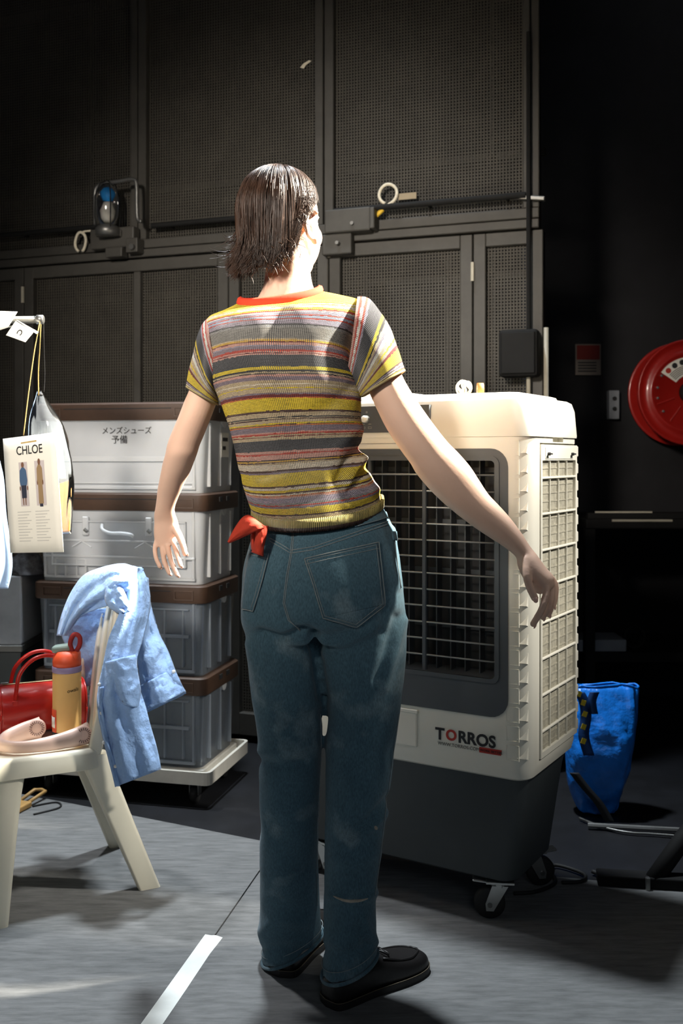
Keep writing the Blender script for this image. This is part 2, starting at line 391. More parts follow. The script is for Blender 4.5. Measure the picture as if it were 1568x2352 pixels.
# ---------------- steel mesh partition: frame of reference along the partition
W0 = Vector((-0.563, 4.1, 0)); WA = math.atan2(-0.329, 0.944)
def ws(px):
    k = (px - 784) / F; return (4.1*k + 0.563) / (0.944 + 0.329*k)
def wz(px, py): return CAMZ - (py - HOR) / F * (4.1 - 0.329*ws(px))
part = thing('mesh_partition', 'tall dark steel mesh partition above the doors behind the person', 'partition', W0, WA)
def lattice(x0, x1, z0, z1, pitch=0.012, wd=0.0058, y=0.0):
    vf = []
    n = int((x1-x0)/pitch)
    for i in range(n+1):
        x = x0 + (x1-x0)*(i+0.5)/(n+1); vf.append(box(x, y-0.0012, (z0+z1)/2, wd, 0.0024, z1-z0))
    n = int((z1-z0)/pitch)
    for i in range(n+1):
        z = z0 + (z1-z0)*(i+0.5)/(n+1); vf.append(box((x0+x1)/2, y+0.0012, z, x1-x0, 0.0024, wd))
    return join(*vf)
BZ0, BZ1, TOPZ = 1.985, 2.06, 3.7
SL, SR = ws(-160), ws(1240)
def bar(name, x0, x1, z0, z1, parent, y0=-0.03, y1=0.03, m='gate_paint'): return mk(name, bbox(box2(x0, x1, y0, y1, z0, z1), 0.003, 1), m, parent)
posts = [(308, 323), (325, 343), (728, 747), (750, 771), (1203, 1219), (1222, 1240)]
for a, b in posts: bar('post', ws(a), ws(b), BZ1, TOPZ, part)
bar('beam', SL, SR, BZ0+0.037, BZ1, part, -0.035, 0.035); bar('beam', SL, SR, BZ0, BZ0+0.033, part, -0.04, 0.03)
bar('beam', SL, SR, TOPZ, TOPZ+0.08, part)
for a, b in ((-160, 308), (343, 728), (771, 1203)):
    o = mk('mesh_panel', lattice(ws(a), ws(b), BZ1, TOPZ), 'gate_mesh', part); o['kind'] = 'stuff'
# inner frame seen through the mesh
for px in (176, 1118): bar('inner_post', ws(px-5), ws(px+5), 2.3, TOPZ, part, 0.11, 0.14)
for z in (2.30, 3.15): bar('inner_rail', SL, SR, z, z+0.03, part, 0.14, 0.17)
# doors below
def door(name, a, b, label, mids=(), hinge=None, ztop=BZ0-0.006, low=False):
    x0, x1 = ws(a)+0.002, ws(b)-0.002
    c = W0 + Vector((math.cos(WA), math.sin(WA), 0))*((x0+x1)/2)
    t = thing(name, label, 'door', c, WA, 'mesh doors under the partition'); xm = (x0+x1)/2; h0, h1 = x0-xm, x1-xm; s = 0.046
    bar('stile', h0, h0+s, 0.03, ztop, t); bar('stile', h1-s, h1, 0.03, ztop, t)
    bar('rail', h0+s, h1-s, ztop-0.05, ztop, t); bar('rail', h0+s, h1-s, 0.03, 0.12, t)
    for m_ in mids: bar('mid_post', ws(m_)-xm-0.016, ws(m_)-xm+0.016, 0.12, ztop-0.05, t, -0.025, 0.015, 'pale_pipe' if False else 'gate_paint')
    o = mk('mesh_panel', lattice(h0+s, h1-s, 0.12, ztop-0.05), 'gate_mesh', t); o['kind'] = 'stuff'
    # a second frame right behind the mesh
    bar('inner_rail', h0+s, h1-s, ztop-0.16, ztop-0.13, t, 0.05, 0.07)
    for q in (0.22, 0.80):
        xq = lerp(h0, h1, q); bar('inner_post', xq-0.014, xq+0.014, 0.1, ztop-0.05, t, 0.05, 0.07)
    if hinge:
        for hx, hz in hinge: mk('hinge', tube([(ws(hx)-xm, -0.036, hz-0.035), (ws(hx)-xm, -0.036, hz+0.035)], 0.007, 10), 'pale_pipe', t)
    return t
door('mesh_door', -160, 64, 'dark mesh door behind the clothes rail at the far left')
door('mesh_door', 64, 531, 'wide dark mesh door behind the stack of storage crates', (321,), [(64, wz(64, 680))])
door('mesh_door', 531, 760, 'dark mesh door hidden mostly behind the person')
door('mesh_door', 760, 1089, 'dark mesh door above the air cooler', (), [(1089, wz(1089, 628)), (762, wz(762, 575))])
door('mesh_door', 1089, 1250, 'narrow dark mesh door at the right end of the partition')
# boxes, lamp, rail and rings on the partition
part_t = lambda nm, lb, ct, px, z, y=0.0, gp=None: thing(nm, lb, ct, W0 + Matrix.Rotation(WA, 3, 'Z') @ Vector((ws(px), y, z)), WA, gp)
t = part_t('gate_latch', 'grey steel latch box on the beam right of the head', 'latch', 810, wz(810, 515), -0.05)
mk('housing', bbox(box2(-0.085, 0.10, -0.045, 0.01, -0.05, 0.04), 0.006), 'gate_paint', t)
mk('side_plate', bbox(box2(0.10, 0.118, -0.05, 0.012, -0.045, 0.035), 0.003, 1), 'gate_paint', t)
mk('lower_plate', bbox(box2(-0.10, 0.02, -0.03, 0.01, -0.13, -0.05), 0.005), 'gate_paint', t)
mk('bolt', tube([(-0.03, -0.055, -0.09), (-0.03, -0.03, -0.09)], 0.007, 10), 'dull_steel', t)
mk('bolt', tube([(0.03, -0.055, -0.02), (0.03, -0.03, -0.02)], 0.007, 10), 'dull_steel', t)
t = part_t('gate_latch', 'grey steel latch box under the blue bulb lamp', 'latch', 285, wz(285, 560), -0.05)
mk('housing', bbox(box2(-0.11, 0.10, -0.04, 0.01, -0.035, 0.05), 0.006), 'gate_paint', t)
mk('lower_plate', bbox(box2(-0.03, 0.05, -0.05, 0.0, -0.075, -0.035), 0.004), 'gate_paint', t)
mk('side_plate', bbox(box2(0.065, 0.12, -0.045, 0.01, -0.06, 0.0), 0.004), 'gate_paint', t)
mk('bolt', tube([(0.10, -0.06, -0.04), (0.10, -0.04, -0.04)], 0.012, 10), 'dull_steel', t)
# horizontal pipes
for a, b, ya, yb, lb in ((-120, 252, 560, 526, 'thin steel pipe along the mesh left of the blue bulb lamp'), (360, 720, 523, 499, 'thin steel pipe along the mesh between lamp and head'), (772, 1205, 488, 464, 'thin black steel pipe along the mesh right of the head')):
    t = part_t('mesh_pipe', lb, 'pipe', (a+b)/2, 0, -0.06)
    h = (ws(b)-ws(a))/2; zz = (wz(a, ya)+wz(b, yb))/2
    mk('pipe', tube([(-h, 0, zz), (h, 0, zz)], 0.011, 12), 'dark_pipe', t)
    for q in (-0.8, 0.0, 0.8): mk('bracket', tube([(h*q, 0, zz), (h*q, 0.06, zz)], 0.006, 8), 'dark_pipe', t)
t = part_t('guard_lamp', 'jar-shaped glass lamp with a blue bulb inside a bent pipe guard', 'lamp', 283, wz(283, 540), -0.12)
k = 4.15/F
mk('glass_jar', lathe([(0.012, 0.0), (0.034, 0.012), (0.044, 0.04), (0.046, 0.11), (0.040, 0.15), (0.024, 0.172), (0.006, 0.180)], 24, (0, 0, 0.01)), 'glass', t, True)
mk('blue_bulb', lathe([(0.004, 0.0), (0.013, 0.005), (0.020, 0.026), (0.020, 0.038), (0.011, 0.052), (0.003, 0.055)], 18, (0, 0, 0.108)), 'bulb_blue', t, True)
mk('white_bulb', lathe([(0.010, 0.0), (0.018, 0.012), (0.021, 0.04), (0.014, 0.062), (0.011, 0.074)], 18, (0, 0, 0.034)), 'bulb_white', t, True)
mk('lamp_base', lathe([(0.05, -0.03), (0.05, 0.0), (0.04, 0.012), (0.018, 0.018)], 20), 'dull_steel', t, True)
for a in range(4):
    an = R(45+90*a); cc = Vector((math.cos(an), math.sin(an), 0))
    mk('cage_wire', tube([cc*0.048+Vector((0,0,0.0)), cc*0.052+Vector((0,0,0.05)), cc*0.052+Vector((0,0,0.13)), cc*0.03+Vector((0,0,0.188)), Vector((0,0,0.2))], 0.0025, 6), 'dark_pipe', t)
mk('pipe_guard', tube(catv([(-0.058, 0, 0.02), (-0.060, 0, 0.10), (-0.058, 0, 0.165), (-0.03, 0, 0.188), (0.05, 0, 0.192), (0.12, 0, 0.194), (0.136, 0, 0.17), (0.138, 0, 0.08), (0.142, 0, 0.03), (0.16, 0, 0.02)], 40), 0.0085, 12), 'dull_steel', t, True)
mk('bracket', bbox(box2(-0.05, 0.05, 0.02, 0.075, -0.03, 0.0), 0.004), 'gate_paint', t)
def rope_ring(px, py, rx, rz, label, tail, tape_=None):
    Yw = 4.1-0.329*ws(px)
    t = part_t('rope_ring', label, 'ring', px, wz(px, py), -0.055)
    q = Yw/F
    mk('loop', tube([(math.cos(a)*rx*q, 0.002*math.sin(3*a), math.sin(a)*rz*q) for a in [R(-70+320*i/28) for i in range(29)]], 0.006, 10), 'rope_white', t, True)
    mk('tail', tube(catv([(x*q, 0.0, -y*q) for x, y in tail], 12), 0.005, 8), 'rope_white', t, True)
    if tape_: mk('tape_wrap', tube([(x*q, 0.0, -y*q) for x, y in tape_], 0.009, 10), 'tape_yellow', t, True)
rope_ring(900, 454, 21, 22, 'white rope ring with a yellow taped end right of the head', [(8, 20), (0, 24), (-8, 30), (-20, 40)], [(-12, 34), (-29, 48)])
rope_ring(202, 562, 14, 22, 'white rope ring left of the blue bulb lamp', [(4, -21), (14, -24), (26, -24), (42, -29)])
o = mk('paper_tag', box2(-0.035, 0.035, -0.004, 0.0, -0.012, 0.012), 'paper'); o.location = W0 + Matrix.Rotation(WA, 3, 'Z') @ Vector((ws(942), -0.04, wz(942, 457))); o.rotation_euler = (0, 0, WA)
MATS['cardboard'] = mat('cardboard', C(150,136,112), 0.8, var=(20, 0.1)); o.data.materials[0] = MATS['cardboard']
tag(o, 'small tan card beside the white rope ring on the mesh', 'card')
o = mk('tape_scrap', flat([(-0.018, -0.006), (-0.002, -0.012), (0.006, 0.0), (0.03, 0.014), (0.02, 0.018), (-0.004, 0.008)], 0, 0.002), 'rope_white')
o.location = W0 + Matrix.Rotation(WA, 3, 'Z') @ Vector((ws(700), -0.006, wz(700, 152))); o.rotation_euler = (R(90), 0, WA); tag(o, 'scrap of old pale tape high on the steel mesh', 'tape')
# electrical box and conduits at the right end
t = part_t('junction_box', 'black junction box on the right end post of the partition', 'box', 1200, wz(1200, 870), -0.03)
mk('body', bbox(box2(-0.07, 0.07, -0.08, 0.0, 0.0, 0.17), 0.012), 'dark_pipe', t); mk('cover', bbox(box2(-0.06, 0.06, -0.086, -0.08, 0.01, 0.16), 0.004), 'dark_pipe', t)
mk('conduit', tube([(0.03, -0.03, 0.17), (0.03, -0.03, 1.25)], 0.008, 8), 'dark_pipe', t)
mk('conduit', tube([(0.03, -0.03, 0.0), (0.03, -0.03, -0.6)], 0.008, 8), 'pale_pipe', t)
o = mk('wall_conduit', tube([(0, 0, 0.0), (0, 0, 1.62)], 0.009, 10), 'pale_pipe', None, True); o.location = W0 + Matrix.Rotation(WA, 3, 'Z') @ Vector((ws(1256), -0.03, 0.0)); tag(o, 'pale thin conduit pipe right of the partition end', 'pipe')
o = mk('bar_handle', bbox(box2(-0.06, 0.06, -0.06, -0.035, -0.008, 0.008), 0.004), 'dull_steel', part); o.location = (ws(1218), 0.0, wz(1218, 462)); o.rotation_euler = (0, R(8), 0)
# ------------------------------------------------------------------ right-hand background
RC = P(1585, 901, 4.66)
t = thing('hose_reel', 'red fire hose reel disc with a white label on the black wall', 'hose reel', RC, 0)
rr = 0.249
def disc(prof, n=48): # lathe about y, profile (r, y)
    return loft([[Vector((r*math.cos(2*math.pi*j/n), y, r*math.sin(2*math.pi*j/n))) for j in range(n)] for r, y in prof])
mk('front_disc', disc([(0.002, 0.012), (0.055, 0.012), (0.075, 0.0), (0.17, 0.0), (0.178, -0.012), (0.19, -0.012), (0.198, 0.0), (0.232, 0.002), (0.240, -0.012), (rr, -0.010), (rr, 0.004), (0.23, 0.016), (0.002, 0.02)]), 'reel_red', t, True)
mk('back_disc', disc([(0.002, 0.15), (0.235, 0.15), (rr, 0.145), (rr, 0.158), (0.002, 0.16)]), 'reel_red', t, True)
mk('hose_coil', disc([(0.06, 0.02), (0.205, 0.024), (0.213, 0.04), (0.205, 0.056), (0.213, 0.072), (0.205, 0.088), (0.213, 0.104), (0.205, 0.12), (0.06, 0.145)]), 'rubber', t, True)
mk('hub', disc([(0.002, -0.03), (0.04, -0.03), (0.05, -0.015), (0.05, 0.012), (0.002, 0.012)], 24), 'rubber', t, True)
mk('bracket', bbox(box2(-0.04, 0.04, 0.155, 0.24, -0.2, 0.2), 0.006), 'dark_pipe', t)
def sector(r0, r1, a0, a1, n=10):
    p = [(r0*math.cos(R(a0+(a1-a0)*i/n)), r0*math.sin(R(a0+(a1-a0)*i/n))) for i in range(n+1)] + [(r1*math.cos(R(a1+(a0-a1)*i/n)), r1*math.sin(R(a1+(a0-a1)*i/n))) for i in range(n+1)]
    return prism(p, -0.004, -0.001)
lab = mk('label_plate', sector(0.082, 0.166, 96, 146), 'paper', t)
for a in (106, 121, 136):
    q = Vector((0.145*math.cos(R(a)), 0, 0.145*math.sin(R(a))))
    mk('symbol', move(disc([(0.002, -0.0052), (0.013, -0.0052), (0.013, -0.003), (0.002, -0.003)], 20), q), 'logo_red' if a == 136 else 'ink', lab)
for i in range(5):
    r0 = 0.092 + i*0.008; mk('text_line', move(sector(r0, r0+0.003, 101, 141), (0, -0.0013, 0)), 'ink', lab)
for a in (150, 172, 190, 215): mk('rivet', move(disc([(0.001, -0.006), (0.006, -0.005), (0.007, 0.0), (0.001, 0.0)], 12), (0.155*math.cos(R(a)), 0, 0.155*math.sin(R(a)))), 'steel', t)
for a in (200, 235): 
    u = Vector((math.cos(R(a)), 0, math.sin(R(a)))); mk('pressed_rib', tube([u*0.08 + Vector((0, -0.001, 0)), u*0.165 + Vector((0, -0.001, 0))], 0.004, 8), 'reel_red', t)
# notice, small box, shelf edges
c0 = P(1350, 826, 4.88); t = thing('wall_notice', 'dim paper notice with a reddish upper half on the black wall', 'notice', c0)
mk('sheet', box2(-0.062, 0.062, -0.003, 0.003, -0.076, 0.076), 'paper_dim' if 'paper_dim' in MATS else mat('paper_dim', C(120,112,104), 0.9), t)
mk('red_print', box2(-0.056, 0.056, -0.004, -0.003, 0.0, 0.07), mat('print_red', C(120,40,34), 0.9), t)
for i in range(4): mk('text_line', box2(-0.05, 0.04, -0.004, -0.003, -0.018-0.014*i, -0.012-0.014*i), 'ink', t)
t = thing('wall_switch', 'small grey switch box on the black wall below the notice', 'switch box', P(1408, 930, 4.87))
mk('body', bbox(box2(-0.025, 0.025, -0.02, 0.03, -0.07, 0.07), 0.004), 'case_grey', t); mk('button', tube([(0, -0.028, -0.02), (0, -0.02, -0.02)], 0.01, 12), 'rubber', t); mk('button', tube([(0, -0.028, 0.03), (0, -0.02, 0.03)], 0.01, 12), 'rubber', t)
def dark_table():
    c = G(1440, 1760); Y = 4.1; c = Vector((P(1450, 1200, Y).x, Y, 0)); zt = P(1450, 1185, Y).z
    t = thing('dark_workbench', 'black workbench with a pale edge strip in the dark at right', 'bench', c)
    mk('top', bbox(box2(-0.20, 0.55, -0.05, 0.5, zt-0.05, zt-0.01), 0.005), 'dark_pipe', t)
    for x in (-0.18, 0.53):
        for y in (-0.02, 0.47): mk('leg', box2(x-0.02, x+0.02, y-0.02, y+0.02, 0, zt-0.05), 'dark_pipe', t)
    mk('edge_strip', box2(-0.095, 0.15, -0.056, -0.05, zt-0.02, zt-0.011), 'pale_pipe', t)
    mk('rear_strip', box2(-0.15, 0.085, 0.0, 0.006, zt+0.010, zt+0.019), 'pale_pipe', t)
    mk('rear_rail', box2(-0.18, 0.5, 0.0, 0.03, zt-0.01, zt+0.012), 'dark_pipe', t)
    lo = P(1385, 1488, Y).z
    mk('lower_shelf', bbox(box2(-0.16, 0.5, 0.0, 0.45, lo-0.06, lo-0.02), 0.004), 'dark_pipe', t)
    o = mk('tool_case', bbox(box2(-0.10, 0.10, -0.09, 0.09, 0, 0.05), 0.006), 'case_grey'); o.location = (P(1385, 1500, Y).x, Y+0.10, lo-0.019); tag(o, 'flat grey case on the shelf of the dark workbench', 'case')
    o = mk('coiled_cable', tube([(math.cos(i*0.5)*0.04, 0.02*math.sin(i*0.11), 0.05+math.sin(i*0.5)*0.045) for i in range(40)], 0.006, 8), 'dark_pipe', None, True); o.location = (P(1468, 1490, Y).x, Y+0.08, lo-0.018); tag(o, 'coiled dark cable beside the flat grey case', 'cable')
dark_table()
# blue carrier bag
def blue_bag():
    base = G(1395, 1885); t = thing('carrier_bag', 'bright blue woven plastic carrier bag behind the air cooler', 'bag', base)
    Y = 3.16; rows = [(1585, 1318, 1478), (1640, 1316, 1474), (1700, 1312, 1466), (1760, 1311, 1455), (1820, 1316, 1440), (1870, 1336, 1428), (1893, 1362, 1412)]
    n = 40; rings = []
    for i in range(28):
        py, l, r = cat(rows, i/27); zc = CAMZ - (py-HOR)/F*Y; xl, xr = (l-784)/F*Y, (r-784)/F*Y; cx, hw = (xl+xr)/2, (xr-xl)/2
        dp = 0.025 + 0.065*math.sin(math.pi*min(1, i/22))
        ring = []
        for j in range(n):
            a = 2*math.pi*j/n; ca, sa = math.cos(a), math.sin(a)
            s = 1 + 0.10*noise.noise(Vector((ca*2.2, sa*2.2, i*0.22)))
            ring.append(Vector((cx + hw*math.copysign(abs(ca)**0.6, ca)*(1 if abs(ca) > 0.9 else s), Y+0.06 + dp*math.copysign(abs(sa)**0.8, sa)*s + 0.012*noise.noise(Vector((ca*4, sa*3, i*0.5+9))), max(zc, 0.006) + (0.012*noise.noise(Vector((ca*1.6, sa*1.6, 3))) if i == 0 else 0))))
        rings.append(ring)
    b = mk('bag_body', loft(rings, (False, True)), 'bag_blue', t, True, base); solid(b, 0.0012)
    mk('top_hem', tube(rings[0] + [rings[0][0]], 0.004, 6), 'bag_blue', t, True, base)
    pv = [(1330, 1590), (1342, 1615), (1345, 1650), (1340, 1690), (1352, 1735)]
    pts = [P(x, y, Y-0.03) for x, y in pv]
    def strap(pts, wd, m, nm):
        pp = catv(pts, 22); V = []
        for p in pp: V += [p - Vector((wd/2, 0, 0)), p + Vector((wd/2, 0, 0))]
        o = mk(nm, (V, [(2*i, 2*i+1, 2*i+3, 2*i+2) for i in range(21)]), m, t, True, base); solid(o, 0.003); return o, pp
    o, pp = strap(pts, 0.034, 'strap_blue', 'printed_strap')
    for i in range(1, 21, 4):
        p = pp[i]; mk('strap_print', xf(box(0, 0, 0, 0.014, 0.002, 0.017), Matrix.Translation(p + Vector((0.004*(-1)**i, -0.004, 0))) @ Matrix.Rotation(R(20), 4, 'Y')), 'strap_yellow', o, False, base)
    strap([P(x, y, Y-0.035) for x, y in [(1318, 1775), (1345, 1810), (1375, 1845), (1400, 1888)]], 0.03, 'strap_black', 'black_strap')
    strap([P(x, y, Y-0.03) for x, y in [(1365, 1590), (1358, 1612), (1362, 1640)]], 0.03, 'strap_blue', 'short_strap')
blue_bag()
# black equipment stand and floor cables at right
t = thing('equipment_stand', 'black steel stand with flat feet at the right edge', 'stand', G(1525, 2040))
mk('foot_bar', bbox(xf(box(0.1, 0, 0.02, 0.55, 0.05, 0.03), Matrix.Rotation(R(-8), 4, 'Z')), 0.004), 'dark_pipe', t)
mk('leaning_leg', tube([(-0.03, 0.0, 0.02), (0.06, 0.03, 0.12), (0.16, 0.06, 0.22), (0.32, 0.08, 0.30)], 0.024, 10), 'dark_pipe', t, True)
mk('post', tube([(0.32, 0.08, 0.0), (0.32, 0.08, 1.5)], 0.02, 14), 'dark_pipe', t, True)
mk('cross_bar', tube([(-0.1, 0.42, 0.013), (0.3, 0.36, 0.013)], 0.008, 8), 'dull_steel', t)
mk('clip', bbox(box(-0.05, -0.02, 0.02, 0.012, 0.012, 0.035), 0.002, 1), 'steel', t)
def cable(pxs, r, label, m='rubber'):
    pts = [G(x, y) + Vector((0, 0, r+0.0045)) for x, y in pxs]
    o = mk('floor_cable', tube(catv(pts, 40), r, 8), m, None, True); return tag(o, label, 'cable', 'cables on the floor at right')
cable([(1180, 2060), (1230, 2056), (1275, 2035), (1262, 2005), (1280, 1995), (1340, 2015), (1335, 2032), (1290, 2035)], 0.005, 'black cable looping on the carpet right of the air cooler caster')
cable([(1360, 2010), (1420, 2032), (1490, 2040), (1568, 2048), (1640, 2052)], 0.006, 'thick black cable running along the carpet edge at right')
cable([(1330, 1885), (1380, 1905), (1440, 1918), (1500, 1922), (1600, 1930)], 0.004, 'grey cable on the black floor beside the blue bag', 'dull_steel')
# crumpled clear wrapper on the floor by the cooler's left end
c0 = G(728, 1995); V, Fa = ellipsoid((0, 0, 0.042), (Vector((0.045, 0, 0)), Vector((0, 0.04, 0)), Vector((0, 0, 0.046))), 28, 20)
V = [Vector((v.x*(1+0.35*noise.noise(v*40)), v.y*(1+0.35*noise.noise(v*40+Vector((5, 0, 0)))), max(0.0, v.z*(1+0.2*noise.noise(v*45))))) for v in V]
o = mk('foil_wrapper', (V, Fa), 'steel', None, False); o.location = c0 + Vector((0, 0, 0.0045)); tag(o, 'crumpled silver wrapper on the carpet seen between the legs', 'wrapper')
# ------------------------------------------------------------------ evaporative air cooler
CW, CD = 0.72, 0.37
def air_cooler():
    t = thing('air_cooler', 'large white portable air cooler with dark grille front behind the person', 'air cooler', (0.232, 2.704, 0), math.atan2(-0.516, 0.857))
    FY = -CD/2; X = lambda tt: CW/2 - tt
    body = mk('body', rslab([(0.372, CW-0.03, CD-0.03, 0.035), (0.378, CW-0.012, CD-0.012, 0.04), (0.40, CW, CD, 0.045), (1.205, CW+0.004, CD+0.004, 0.045)], n=8), 'cooler_white', t)
    wc, wz_, ww, wh = 0, (0.522+1.171)/2, CW-2*0.0527, 1.171-0.522
    loop = lambda w_, h_, r_, zc=None: [(x, (wz_ if zc is None else zc)+z) for x, z in rrect(w_, h_, r_, 6)]
    boolean(body, prism(loop(ww-0.02, wh-0.02, 0.03), FY-0.05, FY+0.11))
    # side recess for the filter panel
    sx = CW/2
    boolean(body, box2(sx-0.014, sx+0.03, FY+0.066, FY+0.352, 0.412, 1.185))
    boolean(body, box2(sx-0.012, sx+0.03, FY+0.16, FY+0.24, 1.188, 1.215))
    autosmooth(body)
    iz, iw, ih = (0.614+1.1415)/2, CW-2*0.085, 1.1415-0.614
    o = mk('grille_frame', ring2(loop(ww, wh, 0.045), loop(iw, ih, 0.012, iz), FY-0.004, FY+0.085), 'cooler_dark', t); autosmooth(o)
    o = mk('frame_lip', ring2(loop(iw+0.022, ih+0.022, 0.02, iz), loop(iw, ih, 0.012, iz), FY-0.007, FY), 'cooler_dark', t)
    mk('grille_backing', box2(-iw/2-0.01, iw/2+0.01, FY+0.085, FY+0.092, 0.60, 1.15), 'fin_black', t)
    fin = mesh('fin', *box(0, 0, 0, 0.003, 0.03, ih), 'fin_rib' if 'fin_rib' in MATS else mat('fin_rib', C(60,62,64), 0.5))
    for i in range(14): inst('fin', fin, t, (-iw/2 + iw*(i+0.5)/14, FY+0.055, iz))
    crossfin = mesh('fan_strut', *box(0, 0, 0, iw, 0.008, 0.012), MATS['fin_rib'])
    for z in (0.72, 0.86, 0.985, 1.118): inst('fan_strut', crossfin, t, (0, FY+0.078, z))
    rod = mesh('grille_rod', *tube([(-iw/2-0.003, 0, 0), (iw/2+0.003, 0, 0)], 0.0024, 8), 'cooler_rod', True)
    for i in range(12): inst('grille_rod', rod, t, (0, FY+0.012, 1.106-0.0413*i))
    post = mesh('grille_post', *bbox(box(0, 0, 0, 0.011, 0.012, ih+0.004), 0.002, 1), 'cooler_dark')
    for tt in (0.281, 0.439): inst('grille_post', post, t, (X(tt), FY+0.012, iz))
    # top lid
    lid = mk('lid', rslab([(1.200, CW+0.012, CD+0.012, 0.045), (1.206, CW+0.014, CD+0.014, 0.047), (1.27, CW+0.006, CD+0.006, 0.05), (1.290, CW-0.006, CD-0.006, 0.05), (1.2965, CW-0.03, CD-0.03, 0.04)], n=8), 'cooler_white', t); autosmooth(lid, 30)
    mk('lid_tray', rslab([(1.295, CW-0.07, CD-0.05, 0.04), (1.306, CW-0.08, CD-0.06, 0.04), (1.309, CW-0.10, CD-0.08, 0.03)], n=6), 'cooler_white', t, True)
    cp = mk('control_panel', prism([(X(0.463), 1.213), (X(0.257), 1.213), (X(0.257), 1.281), (X(0.463), 1.281)], FY-0.012, FY), 'cooler_dark', t)
    for tt in (0.436, 0.36, 0.29):
        k = mk('knob', tube([(X(tt), FY-0.03, 1.248), (X(tt), FY-0.027, 1.248), (X(tt), FY-0.012, 1.248)], [0.0075, 0.009, 0.0095], 18), 'cooler_white', cp, True)
        mk('indicator', tube([(X(tt), FY-0.0128, 1.266), (X(tt), FY-0.0118, 1.266)], 0.003, 10), 'cooler_rod', cp)
        for s in (-0.0095, 0.0095):
            mk('symbol', ring2([(X(tt)+s+a*0.0055, 1.226+b*0.0028) for a, b in ((-1,-1),(1,-1),(1,1),(-1,1))], [(X(tt)+s+a*0.0038, 1.226+b*0.0014) for a, b in ((-1,-1),(1,-1),(1,1),(-1,1))], FY-0.0128, FY-0.0118), 'cooler_rod', cp)
            mk('symbol', prism([(X(tt)+s-0.005, 1.234), (X(tt)+s+0.005, 1.234), (X(tt)+s+0.003, 1.2365), (X(tt)+s-0.003, 1.2365)], FY-0.0128, FY-0.0118), 'cooler_rod', cp)
    mk('panel_groove', box2(X(0.5), X(0.3), FY-0.0035, FY+0.002, 1.184, 1.1852), 'cooler_rod', t)
    # ribs up the rounded front corners (louvre pieces)
    wedge = [(-0.0235, -0.018), (0.0235, -0.018), (0.0235, 0.016), (-0.0235, 0.016)]
    V = [Vector((-0.024, 0.003, -0.012)), Vector((0.024, 0.020, -0.012)), Vector((0.024, 0.0195, 0.019)), Vector((-0.024, 0.001, 0.019)),
         Vector((-0.024, -0.0010, -0.012)), Vector((0.024, 0.0045, -0.012)), Vector((-0.024, 0.002, -0.020)), Vector((0.024, 0.020, -0.017))]
    rib = mesh('corner_rib', V, [(4, 5, 2, 3), (0, 4, 3), (1, 2, 5), (0, 6, 7, 1), (4, 6, 7, 5), (4, 0, 6), (5, 7, 1)], 'cooler_white')
    for i in range(17):
        z = 1.172 - 0.0456*i
        inst('corner_rib', rib, t, (X(0.033), FY, z)); inst('corner_rib', rib, t, (-X(0.033), FY, z), (0, 0, 0), (-1, 1, 1))
    sl = mesh('rib_outline', *ring2([(a*0.0165-0.009, b*0.0185) for a, b in ((-1,-1),(1,-1),(1,1),(-1,1))], [(a*0.0150-0.009, b*0.017) for a, b in ((-1,-1),(1,-1),(1,1),(-1,1))], -0.0012, 0.002), 'cooler_white')
    for i in range(17): inst('rib_outline', sl, t, (X(0.033), FY, 1.172-0.0456*i))
    scal = mesh('rear_scallop', *bbox(box(0, 0, 0, 0.012, 0.02, 0.032), 0.004, 1), 'cooler_white')
    for i in range(17): inst('rear_scallop', scal, t, (sx-0.004, -FY-0.012, 1.165-0.0456*i))
    # side filter panel
    y0, y1 = FY+0.070, FY+0.348
    pan = mk('filter_panel', ring2([(a, b) for a, b in ((y0, 0.416), (y1, 0.416), (y1, 1.181), (y0, 1.181))], [(a, b) for a, b in ((y0+0.010, 0.43), (y1-0.012, 0.43), (y1-0.012, 1.142), (y0+0.010, 1.142))], 0, 0.016), 'cooler_white', t)
    pan.data.transform(Matrix(((0, -1, 0, sx+0.004), (1, 0, 0, 0), (0, 0, 1, 0), (0, 0, 0, 1)))); pan.data.flip_normals()
    mk('filter_mesh', box2(sx-0.008, sx-0.0035, y0+0.004, y1-0.004, 0.42, 1.15), 'filter', pan)
    vb = mesh('grid_bar', *box(0, 0, 0, 0.005, 0.004, 0.712), 'cooler_white'); hb = mesh('grid_bar_cross', *bbox(box(0, 0, 0, 0.007, y1-y0-0.02, 0.006), 0.0015, 1), 'cooler_white')
    for i in range(1, 4): inst('grid_bar', vb, pan, (sx-0.001, lerp(y0+0.010, y1-0.012, i/4), 0.786))
    for i in range(8): inst('grid_bar_cross', hb, pan, (sx+0.001, (y0+y1)/2-0.001, 1.099-0.0885*i))
    fb = mesh('filter_line', *box(0, 0, 0, 0.0015, y1-y0-0.03, 0.004), 'filter')
    for i in range(34): inst('filter_line', fb, pan, (sx-0.0030, (y0+y1)/2, 0.44+0.0207*i))
    for yy in (y0+0.045, y1-0.05):
        mk('panel_screw', tube([(sx+0.004, yy, 1.158), (sx+0.012, yy, 1.158)], 0.004, 10), 'ink', pan); mk('panel_screw', box(sx+0.013, yy, 1.158, 0.004, 0.018, 0.004), 'ink', pan)
    mk('screw_pad', box2(sx+0.003, sx+0.0055, y0+0.03, y1-0.035, 1.146, 1.174), 'cooler_white', pan)
    # drain hatch and logo
    mk('drain_hatch', bbox(box2(X(0.377), X(0.295), FY-0.005, FY+0.004, 0.418, 0.512), 0.004), 'cooler_white', t)
    mk('hatch_lip', bbox(box2(X(0.380), X(0.292), FY-0.007, FY+0.004, 0.503, 0.513), 0.002, 1), 'cooler_white', t)
    lx = X(0.245)
    # lettering
    x = lx
    grp = [('T', 'ink', 0.040), ('O', 'logo_red', 0.036), ('RROS', 'ink', 0.040)]
